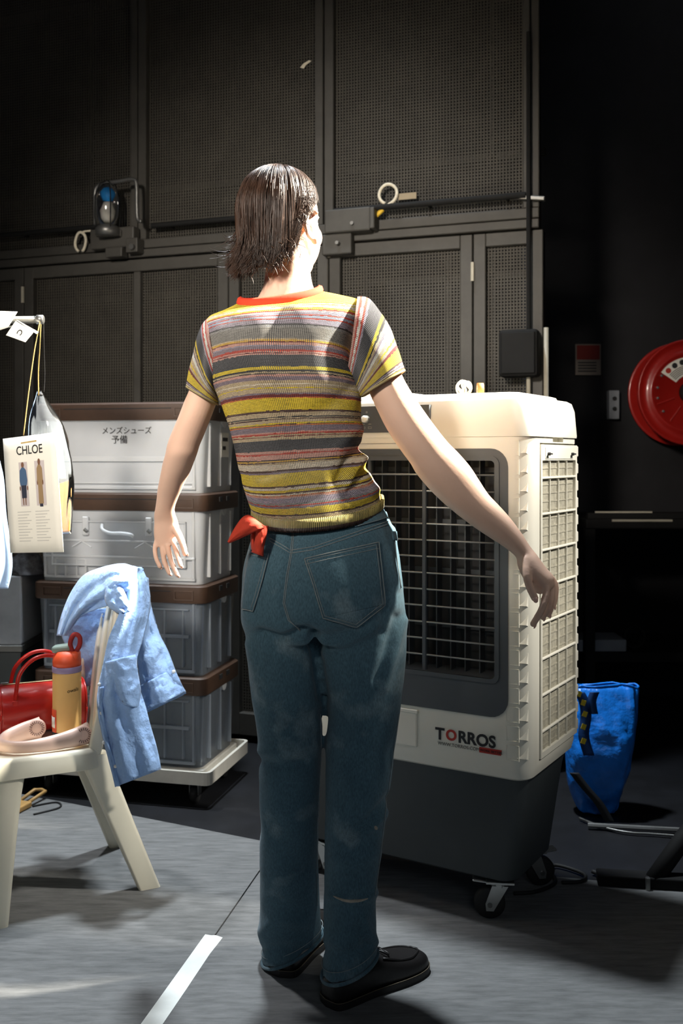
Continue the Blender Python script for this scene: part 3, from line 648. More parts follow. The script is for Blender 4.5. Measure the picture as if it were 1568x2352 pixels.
    for s, m_, sz in grp:
        vf = text_vf(s, sz, 0.0006, 0.0012); wd = max(v.x for v in vf[0])
        o = mk('logo_lettering', move(vf, (x, FY-0.0014, 0.448 if s != 'O' else 0.450)), m_, t); x += wd + 0.0035
    lx2 = x
    mk('web_address', move(text_vf('WWW.TORROS.COM', 0.0115, 0.0004), (lx+0.006, FY-0.0012, 0.434)), mat('ink_grey', C(110,106,100), 0.7), t)
    tg_ = mk('tagline_plate', prism([(lx2-0.046, 0.4315), (lx2+0.010, 0.4315), (lx2+0.012, 0.4445), (lx2-0.046, 0.4445)], FY-0.0020, FY-0.0006), 'logo_red', t)
    mk('tagline_text', move(text_vf('WORK BETTER', 0.0085, 0.0004), (lx2-0.044, FY-0.0026, 0.4350)), 'ink', tg_)
    # tank and casters
    tank = mk('tank', rslab([(0.105, CW-0.13, CD-0.10, 0.04), (0.112, CW-0.11, CD-0.08, 0.045), (0.34, CW-0.05, CD-0.04, 0.045), (0.374, CW-0.035, CD-0.03, 0.045)], n=8), 'cooler_tank', t); autosmooth(tank)
    for x in (-0.20, 0.0, 0.20): mk('tank_rib', bbox(box2(x-0.004, x+0.004, FY+0.048, FY+0.07, 0.13, 0.30), 0.002, 1), 'cooler_tank', t)
    mk('water_gauge', bbox(box2(X(0.50), X(0.475), FY+0.016, FY+0.05, 0.17, 0.33), 0.003, 1), 'cooler_dark', t)
    for cx, cy, an in ((0.255, FY+0.075, 205), (-0.255, FY+0.075, -20), (0.255, -FY-0.075, 40), (-0.255, -FY-0.075, 100)):
        M = Matrix.Translation((cx, cy, 0)) @ Matrix.Rotation(R(an), 4, 'Z')
        c = mk('caster', xf(join(bbox(box(0, 0, 0.100, 0.07, 0.06, 0.006), 0.001, 1), cyl((0, 0, 0.092), (0, 0, 1), 0.022, 0.012)), M), 'steel', t)
        for s in (-1, 1): mk('fork', xf(loft([[Vector((x_, s*0.018+q, z_)) for x_, z_ in ((-0.02, 0.09), (0.02, 0.09), (0.036, 0.045), (0.034, 0.028), (0.016, 0.028))] for q in (0, s*0.003)]), M), 'steel', c)
        mk('wheel', xf(loft([[Vector((0.025+r_*math.cos(2*math.pi*j/28), y_, 0.043+r_*math.sin(2*math.pi*j/28))) for j in range(28)] for r_, y_ in ((0.012, -0.013), (0.034, -0.013), (0.0385, -0.008), (0.0385, 0.008), (0.034, 0.013), (0.012, 0.013))]), M), 'rubber', c, True)
        mk('axle', xf(cyl((0.025, 0, 0.043), (0, 1, 0), 0.006, 0.048, 12), M), 'dull_steel', c)
        mk('brake_pedal', xf(bbox(box(0.05, 0, 0.092, 0.055, 0.03, 0.006), 0.002, 1), M @ Matrix.Rotation(R(-6), 4, 'Y')), 'steel', c)
    return t
cooler = air_cooler()
def cl(x, y, z): return Matrix.Translation(cooler.location) @ Matrix.Rotation(cooler.rotation_euler.z, 4, 'Z') @ Vector((x, y, z))
# things lying on top of the cooler
o = cl(0.10, 0.02, 1.3095); t = thing('cord_bundle', 'knotted bundle of white cord on top of the air cooler', 'cord', o)
for k_ in range(5):
    rr_ = random.uniform(0.016, 0.024); ph = random.uniform(0, 6)
    M = Matrix.Rotation(ph, 3, 'Z') @ Matrix.Rotation(random.uniform(-0.6, 0.6), 3, 'X')
    mk('loop', tube([M @ Vector((rr_*math.cos(a), 0.004*math.sin(3*a), rr_*math.sin(a))) + Vector((random.uniform(-.004,.004)*0, 0, 0.026)) for a in [2*math.pi*i/26 for i in range(27)]], 0.0026, 8), 'rope_white', t, True)
mk('tail', tube(catv([(-0.012, 0, 0.006), (-0.05, 0.03, 0.004), (-0.12, 0.07, 0.004), (-0.20, 0.09, 0.004), (-0.28, 0.11, 0.004)], 20), 0.0028, 8), 'rope_white', t, True)
o = cl(0.145, 0.025, 1.3095); t = thing('tape_roll', 'small orange tape roll beside the cord on the air cooler', 'tape roll', o)
mk('roll', loft([[Vector((y_*1.0, r_*math.cos(2*math.pi*j/28), 0.0192+r_*math.sin(2*math.pi*j/28))) for j in range(28)] for r_, y_ in ((0.012, -0.008), (0.019, -0.008), (0.019, 0.008), (0.012, 0.008), (0.012, -0.008))], (False, False)), mat('tape_orange', C(170,100,40), 0.6), t, True)
mk('core', loft([[Vector((y_, r_*math.cos(2*math.pi*j/28), 0.0192+r_*math.sin(2*math.pi*j/28))) for j in range(28)] for r_, y_ in ((0.0105, -0.0085), (0.0118, -0.0085), (0.0118, 0.0085), (0.0105, 0.0085), (0.0105, -0.0085))], (False, False)), 'cardboard', t, True)
o = cl(-0.12, -0.06, 1.3095); t = thing('folded_sheet', 'thin folded white sheet lying on top of the air cooler', 'sheet', o, cooler.rotation_euler.z)
mk('sheet', bbox(box2(-0.12, 0.13, -0.07, 0.07, 0.0, 0.006), 0.002, 1), 'box_white', t); mk('upper_fold', bbox(xf(box(0.02, 0.0, 0.009, 0.2, 0.11, 0.005), Matrix.Rotation(R(1.2), 4, 'Y')), 0.002, 1), 'box_white', t)
# ------------------------------------------------------------------ stacked storage crates on a dolly
SA = math.atan2(-0.232, 0.973); SW, SD = 0.63, 0.35
corner = Vector((-0.447, 3.265, 0)); ex = Vector((0.973, -0.232, 0)); ey = Vector((0.232, 0.973, 0))
SO = corner - ex*SW/2 + ey*SD/2
def crate(z0, h, label, detail, ink=None, hue='crate_plastic'):
    t = thing('storage_crate', label, 'crate', SO + Vector((0, 0, z0)), SA, 'stacked storage crates')
    lidh = 0.05; bh = h - lidh; th = 0.003; w1, d1 = SW-0.02, SD-0.02; w0, d0 = SW-0.045, SD-0.045
    out = [[Vector((x, y, z)) for x, y in rrect(w_, d_, 0.028, 4)] for z, w_, d_ in ((0, w0, d0), (bh-0.02, w1-0.004, d1-0.004), (bh, w1, d1))]
    inn = [[Vector((x, y, z)) for x, y in rrect(w_-2*th, d_-2*th, 0.026, 4)] for z, w_, d_ in ((bh, w1, d1), (bh-0.02, w1-0.004, d1-0.004), (0.004, w0, d0))]
    b = mk('body', loft(out + inn), hue, t); autosmooth(b, 40)
    fy = -d1/2; ribm = 'crate_rib' if hue == 'crate_plastic' else 'crate_clear_rib'
    def fr(x0, x1, z0_, z1_, nm='front_rib', p=0.006, m=None): return mk(nm, bbox(box2(x0, x1, fy-p+0.006*(1-(z0_+z1_)/2/bh), fy+0.012, z0_, z1_), 0.0015, 1), m or ribm, t)
    fr(-w1/2+0.02, w1/2-0.02, bh-0.012, bh-0.002); fr(-w1/2+0.03, w1/2-0.03, 0.012, 0.022)
    for s in (-1, 1): fr(s*(w1/2-0.035)-0.004, s*(w1/2-0.035)+0.004, 0.02, bh-0.012)
    for s in (-1, 1):   # side ribs
        for yy in (-0.10, 0.0, 0.10): mk('side_rib', bbox(box2(s*(w1/2-0.012), s*(w1/2+0.001), yy-0.004, yy+0.004, 0.02, bh-0.02), 0.0015, 1), ribm, t)
        mk('latch_boss', tube([(s*(w1/2-0.006), 0.02, bh-0.010), (s*(w1/2+0.006), 0.02, bh-0.010)], 0.022, 18), 'crate_rib', t)
    if detail == 'plain':
        fr(-w1/2+0.04, w1/2-0.04, 0.105, 0.122); fr(-w1/2+0.04, w1/2-0.04, 0.03, 0.036, p=0.004)
    if detail == 'door':
        x0, x1, a, c_ = -w1/2+0.06, w1/2-0.06, 0.055, bh-0.045
        for q in ((x0, x1, c_-0.006, c_), (x0, x1, a, a+0.006), (x0, x0+0.006, a, c_), (x1-0.006, x1, a, c_), (x0, x1, c_-0.072, c_-0.064), (x0-0.03, x1+0.03, a+0.028, a+0.036)): fr(*q, nm='door_frame', p=0.010)
        for s in (-0.115, 0.115):
            lt = mk('latch', bbox(box2(s-0.011, s+0.011, fy-0.014, fy, c_-0.05, c_+0.014), 0.003, 1), 'crate_rib', t); mk('latch_pin', tube([(s, fy-0.018, c_-0.028), (s+0.01, fy-0.016, c_-0.036)], 0.006, 10), 'dull_steel', lt)
        mk('handle', tube(catv([(-0.055, fy-0.004, c_-0.012), (-0.05, fy-0.016, c_-0.028), (-0.02, fy-0.02, c_-0.040), (0.02, fy-0.02, c_-0.040), (0.05, fy-0.016, c_-0.044), (0.056, fy-0.004, c_-0.05)], 20), 0.0065, 8), 'crate_rib', t, True)
        mk('door_panel', box2(x0, x1, fy-0.002, fy+0.001, a, c_), 'crate_rib' if False else 'crate_plastic', t)
        for s in (-0.13, 0.10):
            for q in (-0.035, 0.035): mk('brace', tube([(s, fy-0.006, c_-0.070), (s+q, fy-0.006, c_-0.090)], 0.0025, 6), 'crate_rib', t)
        gx = -0.175
        for q in ((gx-0.055, gx+0.055, 0.074, 0.080), (gx-0.06, gx+0.06, 0.012, 0.018), (gx-0.06, gx-0.052, 0.015, 0.078), (gx+0.052, gx+0.06, 0.015, 0.078), (gx-0.022, gx-0.016, 0.015, 0.075), (gx+0.02, gx+0.026, 0.015, 0.075)): fr(*q, nm='grip_rib', p=0.008)
    if detail == 'window':
        for q in ((-w1/2+0.05, w1/2-0.05, bh*0.50, bh*0.50+0.012), (-w1/2+0.05, w1/2-0.05, bh-0.035, bh-0.029), (w1/2-0.14, w1/2-0.134, 0.03, bh-0.03), (w1/2-0.075, w1/2-0.069, 0.03, bh-0.03), (-w1/2+0.07, -w1/2+0.076, 0.03, bh-0.03)): fr(*q)
    # lid
    lz = bh - 0.012
    ring = lambda w_, d_, z: [Vector((x, y, z)) for x, y in rrect(w_, d_, 0.03, 4)]
    ld = mk('lid', loft([ring(SW-0.004, SD-0.004, lz+0.002), ring(SW, SD, lz+0.006), ring(SW, SD, lz+0.056), ring(SW-0.012, SD-0.012, lz+0.0615), ring(SW-0.05, SD-0.05, lz+0.0618), ring(SW-0.055, SD-0.055, lz+0.053)]), 'lid_brown', t); autosmooth(ld, 40)
    for s in (-1, 1):
        mk('corner_notch', ring2([(s*(SW/2-0.075)+a_*0.034, lz+0.028+b_*0.016) for a_, b_ in ((-1,-1),(1,-1),(1,1),(-1,1))], [(s*(SW/2-0.075)+a_*0.030, lz+0.028+b_*0.012) for a_, b_ in ((-1,-1),(1,-1),(1,1),(-1,1))], -SD/2-0.003, -SD/2+0.002), 'lid_brown', ld)
        for yy in (-0.03, 0.04): mk('side_slot', box2(s*SW/2-0.001, s*SW/2+0.0025, yy-0.014, yy+0.014, lz+0.03, lz+0.046), 'rubber', ld)
    mk('lid_groove', box2(-SW/2+0.12, SW/2-0.12, -SD/2-0.0025, -SD/2, lz+0.040, lz+0.0425), 'rubber', ld)
    for x, z, s, sz in (ink or []):
        mk('handwriting', move(text_vf(s, sz, 0.0004), (x, fy-0.001 + 0.006*(1-z/bh), z)), 'ink', t)
    return t
zs = [0.1205, 0.4235, 0.727, 1.030]; MH = 0.3035
c1 = crate(zs[3], MH, 'topmost milky crate with handwritten black characters under a brown lid', 'plain', [(-0.06, 0.20, 'メンズシューズ', 0.026), (-0.025, 0.168, '予備', 0.030)])
c2 = crate(zs[2], MH, 'second milky crate from the top with white door latches and handle', 'door')
c3 = crate(zs[1], MH, 'third crate from the top, dark contents, behind the blue shirt', 'window', None, 'crate_clear')
c4 = crate(zs[0], MH, 'bottom crate of the stack standing on the dolly', 'window', None, 'crate_clear')
lb = mk('paper_label', box2(-0.03, 0.055, -SD/2-0.002+0.012, -SD/2+0.014, 0.03, 0.075), 'paper', c2); 
mk('handwriting', move(text_vf("Men's", 0.026, 0.0004), (-0.018, -SD/2+0.0085, 0.045)), 'ink', lb)
sl_ = mk('paper_label', box2(SW/2-0.012, SW/2-0.008, 0.0, 0.075, 0.12, 0.205), 'paper', c1)
for i in range(2): mk('text_line', box2(SW/2-0.008, SW/2-0.0072, 0.012, 0.062-0.02*i, 0.175-0.03*i, 0.188-0.03*i), 'ink', sl_)
# contents seen through the plastic
def content(nm, lb, ctg, x, y, z, sx, sy, sz, m):
    o = mk(nm, bbox(box(0, 0, sz/2, sx, sy, sz), 0.006), m); o.location = SO + ex*x + ey*y + Vector((0, 0, z+0.005)); o.rotation_euler = (0, 0, SA); return tag(o, lb, ctg)
content('shoe_box', 'pale shoe box inside the topmost crate, at left', 'box', -0.14, 0.02, zs[3], 0.26, 0.22, 0.11, 'box_grey')
content('shoe_box', 'white shoe box inside the topmost crate, at right', 'box', 0.145, 0.02, zs[3], 0.25, 0.22, 0.12, 'box_white')
content('shoe_box', 'grey shoe box inside the second crate behind the latches', 'box', -0.13, 0.04, zs[2], 0.28, 0.2, 0.15, 'box_grey')
content('shoe_box', 'dark grey shoe box inside the second crate, at right', 'box', 0.14, 0.04, zs[2], 0.22, 0.2, 0.09, 'box_grey')
content('cloth_bundle', 'dark folded cloth bundle inside the third crate', 'cloth', 0.0, 0.02, zs[1], 0.55, 0.28, 0.22, 'box_dark')
content('cloth_bundle', 'dark folded cloth bundle inside the bottom crate', 'cloth', 0.0, 0.02, zs[0], 0.55, 0.28, 0.22, 'box_dark')
# dolly
t = thing('crate_dolly', 'white flat dolly on casters under the stack of crates', 'dolly', SO, SA)
mk('deck', bbox(box2(-SW/2+0.01, SW/2-0.01, -SD/2+0.01, SD/2-0.01, 0.095, 0.12), 0.004, 1), 'cart_white', t)
o = mk('rim', ring2([(x, y) for x, y in rrect(SW+0.05, SD+0.05, 0.02, 3)], [(x, y) for x, y in rrect(SW+0.03, SD+0.03, 0.015, 3)], 0, 0.042), 'cart_white', t)
o.data.transform(Matrix(((1, 0, 0, 0), (0, 0, 1, 0), (0, 1, 0, 0.08), (0, 0, 0, 1)))); o.data.flip_normals()
mk('under_rim', bbox(box2(-SW/2-0.012, SW/2+0.012, -SD/2-0.012, SD/2+0.012, 0.078, 0.096), 0.003, 1), 'cart_white', t)
for x in (-SW/2+0.05, SW/2-0.05):
    for y in (-SD/2+0.04, SD/2-0.04):
        c = mk('caster', join(box(x, y, 0.074, 0.05, 0.05, 0.006), box(x-0.015, y, 0.052, 0.003, 0.03, 0.045), box(x+0.015, y, 0.052, 0.003, 0.03, 0.045)), 'dull_steel', t)
        mk('wheel', move(loft([[Vector((y_, r_*math.cos(2*math.pi*j/24), r_*math.sin(2*math.pi*j/24))) for j in range(24)] for r_, y_ in ((0.008, -0.011), (0.026, -0.011), (0.03, -0.006), (0.03, 0.006), (0.026, 0.011), (0.008, 0.011))]), (x, y, 0.03)), 'rubber', c, True)
# ------------------------------------------------------------------ white plastic chair and what lies on it
CHO = Vector((-0.685, 2.71, 0.004)); CHA = math.atan2(-0.436, -0.90); SZ = 0.396
def ch(x, y, z): return CHO + Matrix.Rotation(CHA, 3, 'Z') @ Vector((x, y, z))
def plastic_chair():
    t = thing('plastic_chair', 'cream white plastic chair with a blue shirt over its back', 'chair', CHO, CHA)
    sl = [(SZ-0.052, 0.37, 0.315, 0.05), (SZ-0.050, 0.376, 0.322, 0.05), (SZ-0.012, 0.372, 0.318, 0.05), (SZ-0.002, 0.362, 0.308, 0.05), (SZ, 0.35, 0.296, 0.05), (SZ-0.004, 0.30, 0.25, 0.05), (SZ-0.007, 0.16, 0.12, 0.04)]
    s = mk('seat', rslab(sl, 0.18, 0.0, 7), 'chair_plastic', t); autosmooth(s, 45)
    def leg(top, foot, wt, wf, dt, df, name='leg'):
        rings = []
        for i in range(7):
            q = i/6; c = Vector(top).lerp(Vector(foot), q); w_ = lerp(wt, wf, q**0.6); d_ = lerp(dt, df, q)
            rings.append([c + Vector((x, y, 0)) for x, y in rrect(w_, d_, min(w_, d_)*0.25, 3)])
        o = mk(name, loft(rings), 'chair_plastic', t); autosmooth(o, 50); return o
    leg((0.235, 0.115, SZ-0.03), (0.262, 0.180, 0), 0.10, 0.052, 0.07, 0.04); leg((0.235, -0.115, SZ-0.03), (0.262, -0.185, 0), 0.10, 0.052, 0.07, 0.04)
    leg((0.02, 0.122, SZ-0.02), (-0.130, 0.125, 0), 0.075, 0.058, 0.05, 0.03); leg((0.02, -0.122, SZ-0.02), (-0.125, -0.195, 0), 0.075, 0.058, 0.05, 0.03)
    up = lambda s: catv([(0.02, s*0.135, SZ-0.03), (-0.010, s*0.138, 0.50), (-0.034, s*0.136, 0.62), (-0.052, s*0.128, 0.73), (-0.062, s*0.108, 0.79), (-0.066, s*0.07, 0.815)], 18)
    def strip(path, wx, wy, nm):
        rings = []
        for p in path: rings.append([p + Vector((x, y, 0)) for x, y in rrect(wx, wy, min(wx, wy)*0.3, 3)])
        return mk(nm, loft(rings), 'chair_plastic', t, True)
    for s in (-1, 1): strip(up(s), 0.036, 0.022, 'back_upright')
    r = catv([(-0.052, -0.13, 0.745), (-0.066, -0.07, 0.80), (-0.070, 0.0, 0.812), (-0.066, 0.07, 0.80), (-0.052, 0.13, 0.745)], 24)
    o = mk('top_rail', loft([[p + Vector((0.012*a, 0, 0.03*b)) for a, b in ((-1,-1),(1,-1),(1,0.7),(0,1),(-1,0.7))] for p in r]), 'chair_plastic', t, True)
    for yy in (-0.06, 0.0, 0.06): strip(catv([(-0.012, yy, SZ-0.03), (-0.024, yy, 0.52), (-0.044, yy, 0.68), (-0.066, yy*1.05, 0.79)], 12), 0.012, 0.03, 'back_slat')
    return t
plastic_chair()
# handbag
def handbag():
    c = ch(0.115, -0.090, SZ); t = thing('handbag', 'glossy red barrel handbag lying on the white chair seat', 'handbag', c, CHA)
    hl, r = 0.115, 0.066; n = 32
    def sec(x, s): return [Vector((x, s*1.0*r*math.copysign(abs(math.cos(a))**0.85, math.cos(a)), 0.066 + s*r*math.copysign(abs(math.sin(a))**0.85, math.sin(a)))) for a in [2*math.pi*j/n for j in range(n)]]
    mk('body', loft([sec(-hl, 0.93), sec(-hl+0.004, 0.985), sec(-hl+0.012, 1.0), sec(0, 1.0), sec(hl-0.012, 1.0), sec(hl-0.004, 0.985), sec(hl, 0.93)]), 'bag_red', t, True)
    for s in (-1, 1): mk('end_piping', tube([p + Vector((0, 0, 0)) for p in sec(s*(hl-0.003), 1.0)] + [sec(s*(hl-0.003), 1.0)[0]], 0.003, 8), 'bag_red', t, True)
    mk('zip', bbox(box(0, 0, 0.1335, 2*hl-0.03, 0.008, 0.002), 0.0006, 1), 'brass', t); mk('zip_pull', bbox(box(hl-0.02, 0.0, 0.137, 0.02, 0.006, 0.004), 0.001, 1), 'steel', t)
    for yy in (0.030, -0.030):
        mk('handle', tube(catv([(0.075, yy*1.9, 0.085), (0.072, yy*1.8, 0.12), (0.060, yy*1.5, 0.17), (0.02, yy*1.3, 0.205), (-0.03, yy*1.2, 0.205), (-0.065, yy*1.5, 0.16), (-0.075, yy*1.9, 0.085)], 30), 0.0055, 8), 'bag_red', t, True)
        for xx in (0.075, -0.075): mk('handle_tab', bbox(box(xx, yy*2.02, 0.085, 0.014, 0.006, 0.03), 0.001, 1), 'bag_red', t)
handbag()
# bottle
def bottle():
    c = ch(0.065, 0.024, SZ); t = thing('water_bottle', 'pale yellow insulated bottle with an orange lid on the chair', 'bottle', c)
    mk('body', lathe([(0.03, 0.0), (0.036, 0.003), (0.0375, 0.01), (0.0375, 0.172), (0.037, 0.178)], 32), 'bottle_yellow', t, True)
    mk('collar', lathe([(0.0375, 0.178), (0.0385, 0.180), (0.0385, 0.192), (0.0375, 0.194)], 32), 'bottle_lilac', t, True)
    ld = mk('lid', lathe([(0.037, 0.194), (0.0375, 0.206), (0.035, 0.220), (0.027, 0.232), (0.012, 0.236), (0.003, 0.236)], 32), 'bottle_orange', t, True)
    mk('spout_cover', xf(bbox(box(0, 0, 0, 0.052, 0.036, 0.02), 0.008, 3), Matrix.Translation((-0.012, 0, 0.240)) @ Matrix.Rotation(R(-8), 4, 'Y')), 'bottle_green', ld, True)
    mk('lid_shoulder', xf(bbox(box(0, 0, 0, 0.026, 0.04, 0.024), 0.009, 3), Matrix.Translation((0.022, -0.004, 0.222))), 'bottle_orange', ld, True)
    mk('strap', tube(catv([(0.018, -0.01, 0.232), (0.012, -0.012, 0.255), (0.022, -0.012, 0.278), (0.036, -0.01, 0.272), (0.036, -0.008, 0.250), (0.026, -0.008, 0.232)], 24), 0.0065, 8), 'cord_red', t, True)
    def wrap(a0, a1, z0, z1, m, nm, r=0.0381, n=10):
        V = []
        for i in range(n+1):
            a = R(a0+(a1-a0)*i/n)
            for z in (z0, z1): V.append(Vector((r*math.cos(a), r*math.sin(a), z)))
        o = mk(nm, (V, [(2*i, 2*i+2, 2*i+3, 2*i+1) for i in range(n)]), m, t, True); solid(o, 0.0005); return o
    wrap(188, 240, 0.020, 0.082, 'bottle_orange', 'sticker'); wrap(192, 232, 0.034, 0.062, 'paper', 'sticker_print', 0.0386); wrap(205, 262, 0.010, 0.022, 'ink', 'sticker_print', 0.0384)
    vf = text_vf('owala', 0.014, 0.0003); V = [Vector((0.0384*math.sin(v.x/0.0384+0.28), -0.0384*math.cos(v.x/0.0384+0.28), 0.128 + v.z + v.x*0.12)) for v in vf[0]]
    mk('lettering', (V, vf[1]), 'ink', t)
bottle()
# neck fan
def neck_fan():
    c = ch(0.13, 0.09, SZ); t = thing('neck_fan', 'pale pink U-shaped neck fan on the front of the chair seat', 'neck fan', c, CHA)
    pts = catv([(0.128, 0.000, 0.033), (0.18, 0.005, 0.030), (0.225, 0.030, 0.022), (0.240, 0.070, 0.018), (0.21, 0.110, 0.017), (0.14, 0.128, 0.022), (0.07, 0.122, 0.030), (0.025, 0.108, 0.032)], 44)
    off = Vector((0.13, 0.09, 0)); rings = []
    for i, p in enumerate(pts):
        q = i/43; tdir = (pts[min(i+1, 43)] - pts[max(i-1, 0)]).normalized(); side = tdir.cross(Vector((0, 0, 1))).normalized(); e = abs(q-0.5)*2
        hh = lerp(0.016, 0.031, max(0, (e-0.25)/0.75)**1.2) * (1 if e < 0.97 else 0.75); ww = lerp(0.010, 0.014, e) * (1 if e < 0.97 else 0.7)
        rings.append([p - off + Vector((0, 0, hh-p.z)) + side*(ww*math.copysign(abs(math.cos(a))**0.8, math.cos(a))) + Vector((0, 0, hh*0.96*math.copysign(abs(math.sin(a))**0.8, math.sin(a)))) for a in [2*math.pi*j/16 for j in range(16)]])
    mk('band', loft(rings), 'fan_pink', t, True)
    e0, e1 = pts[2]-off, pts[-4]-off
    def pod(e, nrm, nm):
        M = Matrix.Translation(e) @ nrm.to_track_quat('Z', 'Y').to_matrix().to_4x4()
        p = mk(nm, xf(lathe([(0.002, 0.003), (0.020, 0.003), (0.024, 0.001), (0.024, -0.004), (0.002, -0.004)], 28), M), 'fan_pink', t, True)
        for k_ in range(20):
            a = 2*math.pi*k_/20; mk('vent_slot', xf(box(0.016, 0, 0.0035, 0.007, 0.0018, 0.001), M @ Matrix.Rotation(a, 4, 'Z')), 'fan_dark', p)
    pod(Vector((e0.x+0.0, e0.y+0.012, 0.032)), Vector((0.1, 1, 0.1)), 'fan_pod'); pod(Vector((e1.x, e1.y+0.012, 0.030)), Vector((0.0, 1, 0.1)), 'fan_pod')
neck_fan()
# small glittery object at the chair's rear corner
o = mk('key_chain', join(tube([(0.012*math.cos(a), 0.012*math.sin(a), 0.005) for a in [2*math.pi*i/20 for i in range(21)]], 0.0016, 6), bbox(box(0.02, 0.0, 0.006, 0.02, 0.01, 0.006), 0.001, 1), bbox(box(0.012, 0.018, 0.008, 0.012, 0.018, 0.008), 0.002, 1)), 'steel', None, True); o.location = ch(0.015, 0.118, SZ); tag(o, 'small silver key ring at the rear corner of the chair seat', 'key ring')
# shirt draped over the backrest
def shirt():
    base = ch(-0.06, 0.05, 0.82); z = lambda X_, Y_: (X_/2.613, 1280 + Y_/2.613)
    t = thing('denim_shirt', 'light blue button shirt draped over the back of the white chair', 'shirt', base)
    def sheet(rows, n=44, m=26, bulge=0.02, fold=0.008, kf=3.0, ph=0.0, nm='body', par=None, th=0.003):
        """rows: (xl, yl, Yl, xr, yr, Yr) in zoomed pixels with depths"""
        V = []
        for i in range(n+1):
            xl, yl, Yl, xr, yr, Yr = cat(rows, i/n)
            for j in range(m+1):
                u = j/m; px, py = z(lerp(xl, xr, u), lerp(yl, yr, u)); Y = lerp(Yl, Yr, u) - bulge*math.sin(math.pi*u)
                fo = fold*math.sin(kf*2*math.pi*u + ph + 1.2*math.sin(3*i/n+ph)) * min(1, 0.35+i/n) + 0.011*noise.noise(Vector((u*4, i/n*7, ph)))+ 0.007*(0.5-abs(noise.noise(Vector((u*9, i/n*13, ph+3)))))+ 0.003*noise.noise(Vector((u*22, i/n*30, ph+5)))
                V.append(P(px, py, Y + fo))
        Fa = [(i*(m+1)+j, i*(m+1)+j+1, (i+1)*(m+1)+j+1, (i+1)*(m+1)+j) for i in range(n) for j in range(m)]
        o = mk(nm, (V, Fa), 'shirt_blue', par or t, True, base); solid(o, th); return o, V
    # front panel hanging down on the near side
    b, bv = sheet([(700, 48, 2.66, 850, 62, 2.70), (735, 150, 2.60, 885, 150, 2.66), (720, 320, 2.55, 900, 290, 2.64), (655, 480, 2.54, 860, 480, 2.58), (622, 630, 2.53, 822, 610, 2.55), (588, 800, 2.53, 832, 760, 2.54), (586, 920, 2.53, 868, 880, 2.54), (612, 1060, 2.53, 905, 1020, 2.54), (645, 1190, 2.53, 942, 1150, 2.54), (690, 1378, 2.54, 966, 1270, 2.55), (700, 1382, 2.54, 800, 1384, 2.55)][:10], bulge=0.025, fold=0.006, kf=2.2)
    # sleeve with the cuff
    s, sv = sheet([(760, 60, 2.68, 888, 125, 2.70), (800, 200, 2.64, 906, 300, 2.70), (812, 400, 2.62, 945, 440, 2.69), (822, 560, 2.60, 1005, 560, 2.67), (838, 720, 2.60, 1055, 690, 2.66), (880, 925, 2.60, 1116, 815, 2.65)], bulge=0.03, fold=0.007, kf=1.6, ph=1.1, nm='sleeve')
    s2, _ = sheet([(880, 300, 2.72, 906, 300, 2.705), (870, 480, 2.70, 960, 470, 2.70), (860, 640, 2.68, 1030, 640, 2.685), (884, 930, 2.66, 1116, 818, 2.66)], bulge=-0.02, fold=0.003, kf=1.0, nm='sleeve_back', par=s)
    cf, _ = sheet([(842, 770, 2.595, 1030, 672, 2.652), (858, 842, 2.59, 1072, 740, 2.65), (878, 920, 2.59, 1114, 808, 2.65)], n=10, bulge=0.034, fold=0.003, kf=1.0, nm='cuff', par=s)
    # yoke and collar over the top of the backrest, falling away on the far side
    y1, _ = sheet([(745, 40, 2.66, 860, 70, 2.70), (690, 44, 2.63, 810, 180, 2.60), (600, 66, 2.66, 740, 215, 2.585), (500, 112, 2.70, 655, 285, 2.60), (425, 215, 2.74, 560, 318, 2.64), (372, 345, 2.78, 480, 360, 2.68), (340, 470, 2.80, 400, 470, 2.74)], bulge=0.045, fold=0.012, kf=2.4, ph=0.7, nm='yoke')
    cl_, _ = sheet([(640, 175, 2.585, 720, 165, 2.575), (632, 250, 2.575, 755, 235, 2.56), (660, 300, 2.57, 775, 290, 2.56), (720, 335, 2.57, 778, 322, 2.562)], n=16, m=16, bulge=0.02, fold=0.006, kf=1.8, ph=2.0, nm='collar', par=y1, th=0.005)
    # back of the shirt hanging on the far side of the backrest
    bk, _ = sheet([(400, 330, 2.86, 690, 300, 2.74), (370, 460, 2.88, 680, 430, 2.74), (440, 620, 2.88, 640, 600, 2.74), (470, 780, 2.87, 620, 760, 2.74)], bulge=0.0, fold=0.008, kf=1.4, ph=0.3, nm='back_panel')
    # pocket and buttons
    pk, _ = sheet([(632, 628, 2.522, 812, 584, 2.536), (645, 720, 2.518, 826, 690, 2.53), (672, 810, 2.518, 842, 800, 2.53), (738, 884, 2.520, 828, 905, 2.53)], n=18, m=14, bulge=0.030, fold=0.002, kf=1.5, nm='pocket', par=b, th=0.003)
    for X_, Y_ in ((594, 764), (608, 936), (622, 1112), (692, 1255)):
        px, py = z(X_, Y_); p = P(px, py, 2.522); mk('button', tube([p, p + Vector((0, 0.004, 0))], 0.0045, 14), 'shirt_button', b, True, base)
    px, py = z(1040, 688); p = P(px, py, 2.632); mk('button', tube([p, p + Vector((0, 0.004, 0))], 0.005, 14), 'shirt_button', cf, True, base)
    pl, _ = sheet([(600, 780, 2.520, 622, 775, 2.520), (592, 900, 2.520, 616, 900, 2.519), (616, 1050, 2.520, 640, 1050, 2.519), (650, 1190, 2.520, 676, 1190, 2.519), (692, 1374, 2.53, 720, 1372, 2.53)], n=30, m=3, bulge=0.0, fold=0.0, nm='placket', par=b, th=0.003)
shirt()
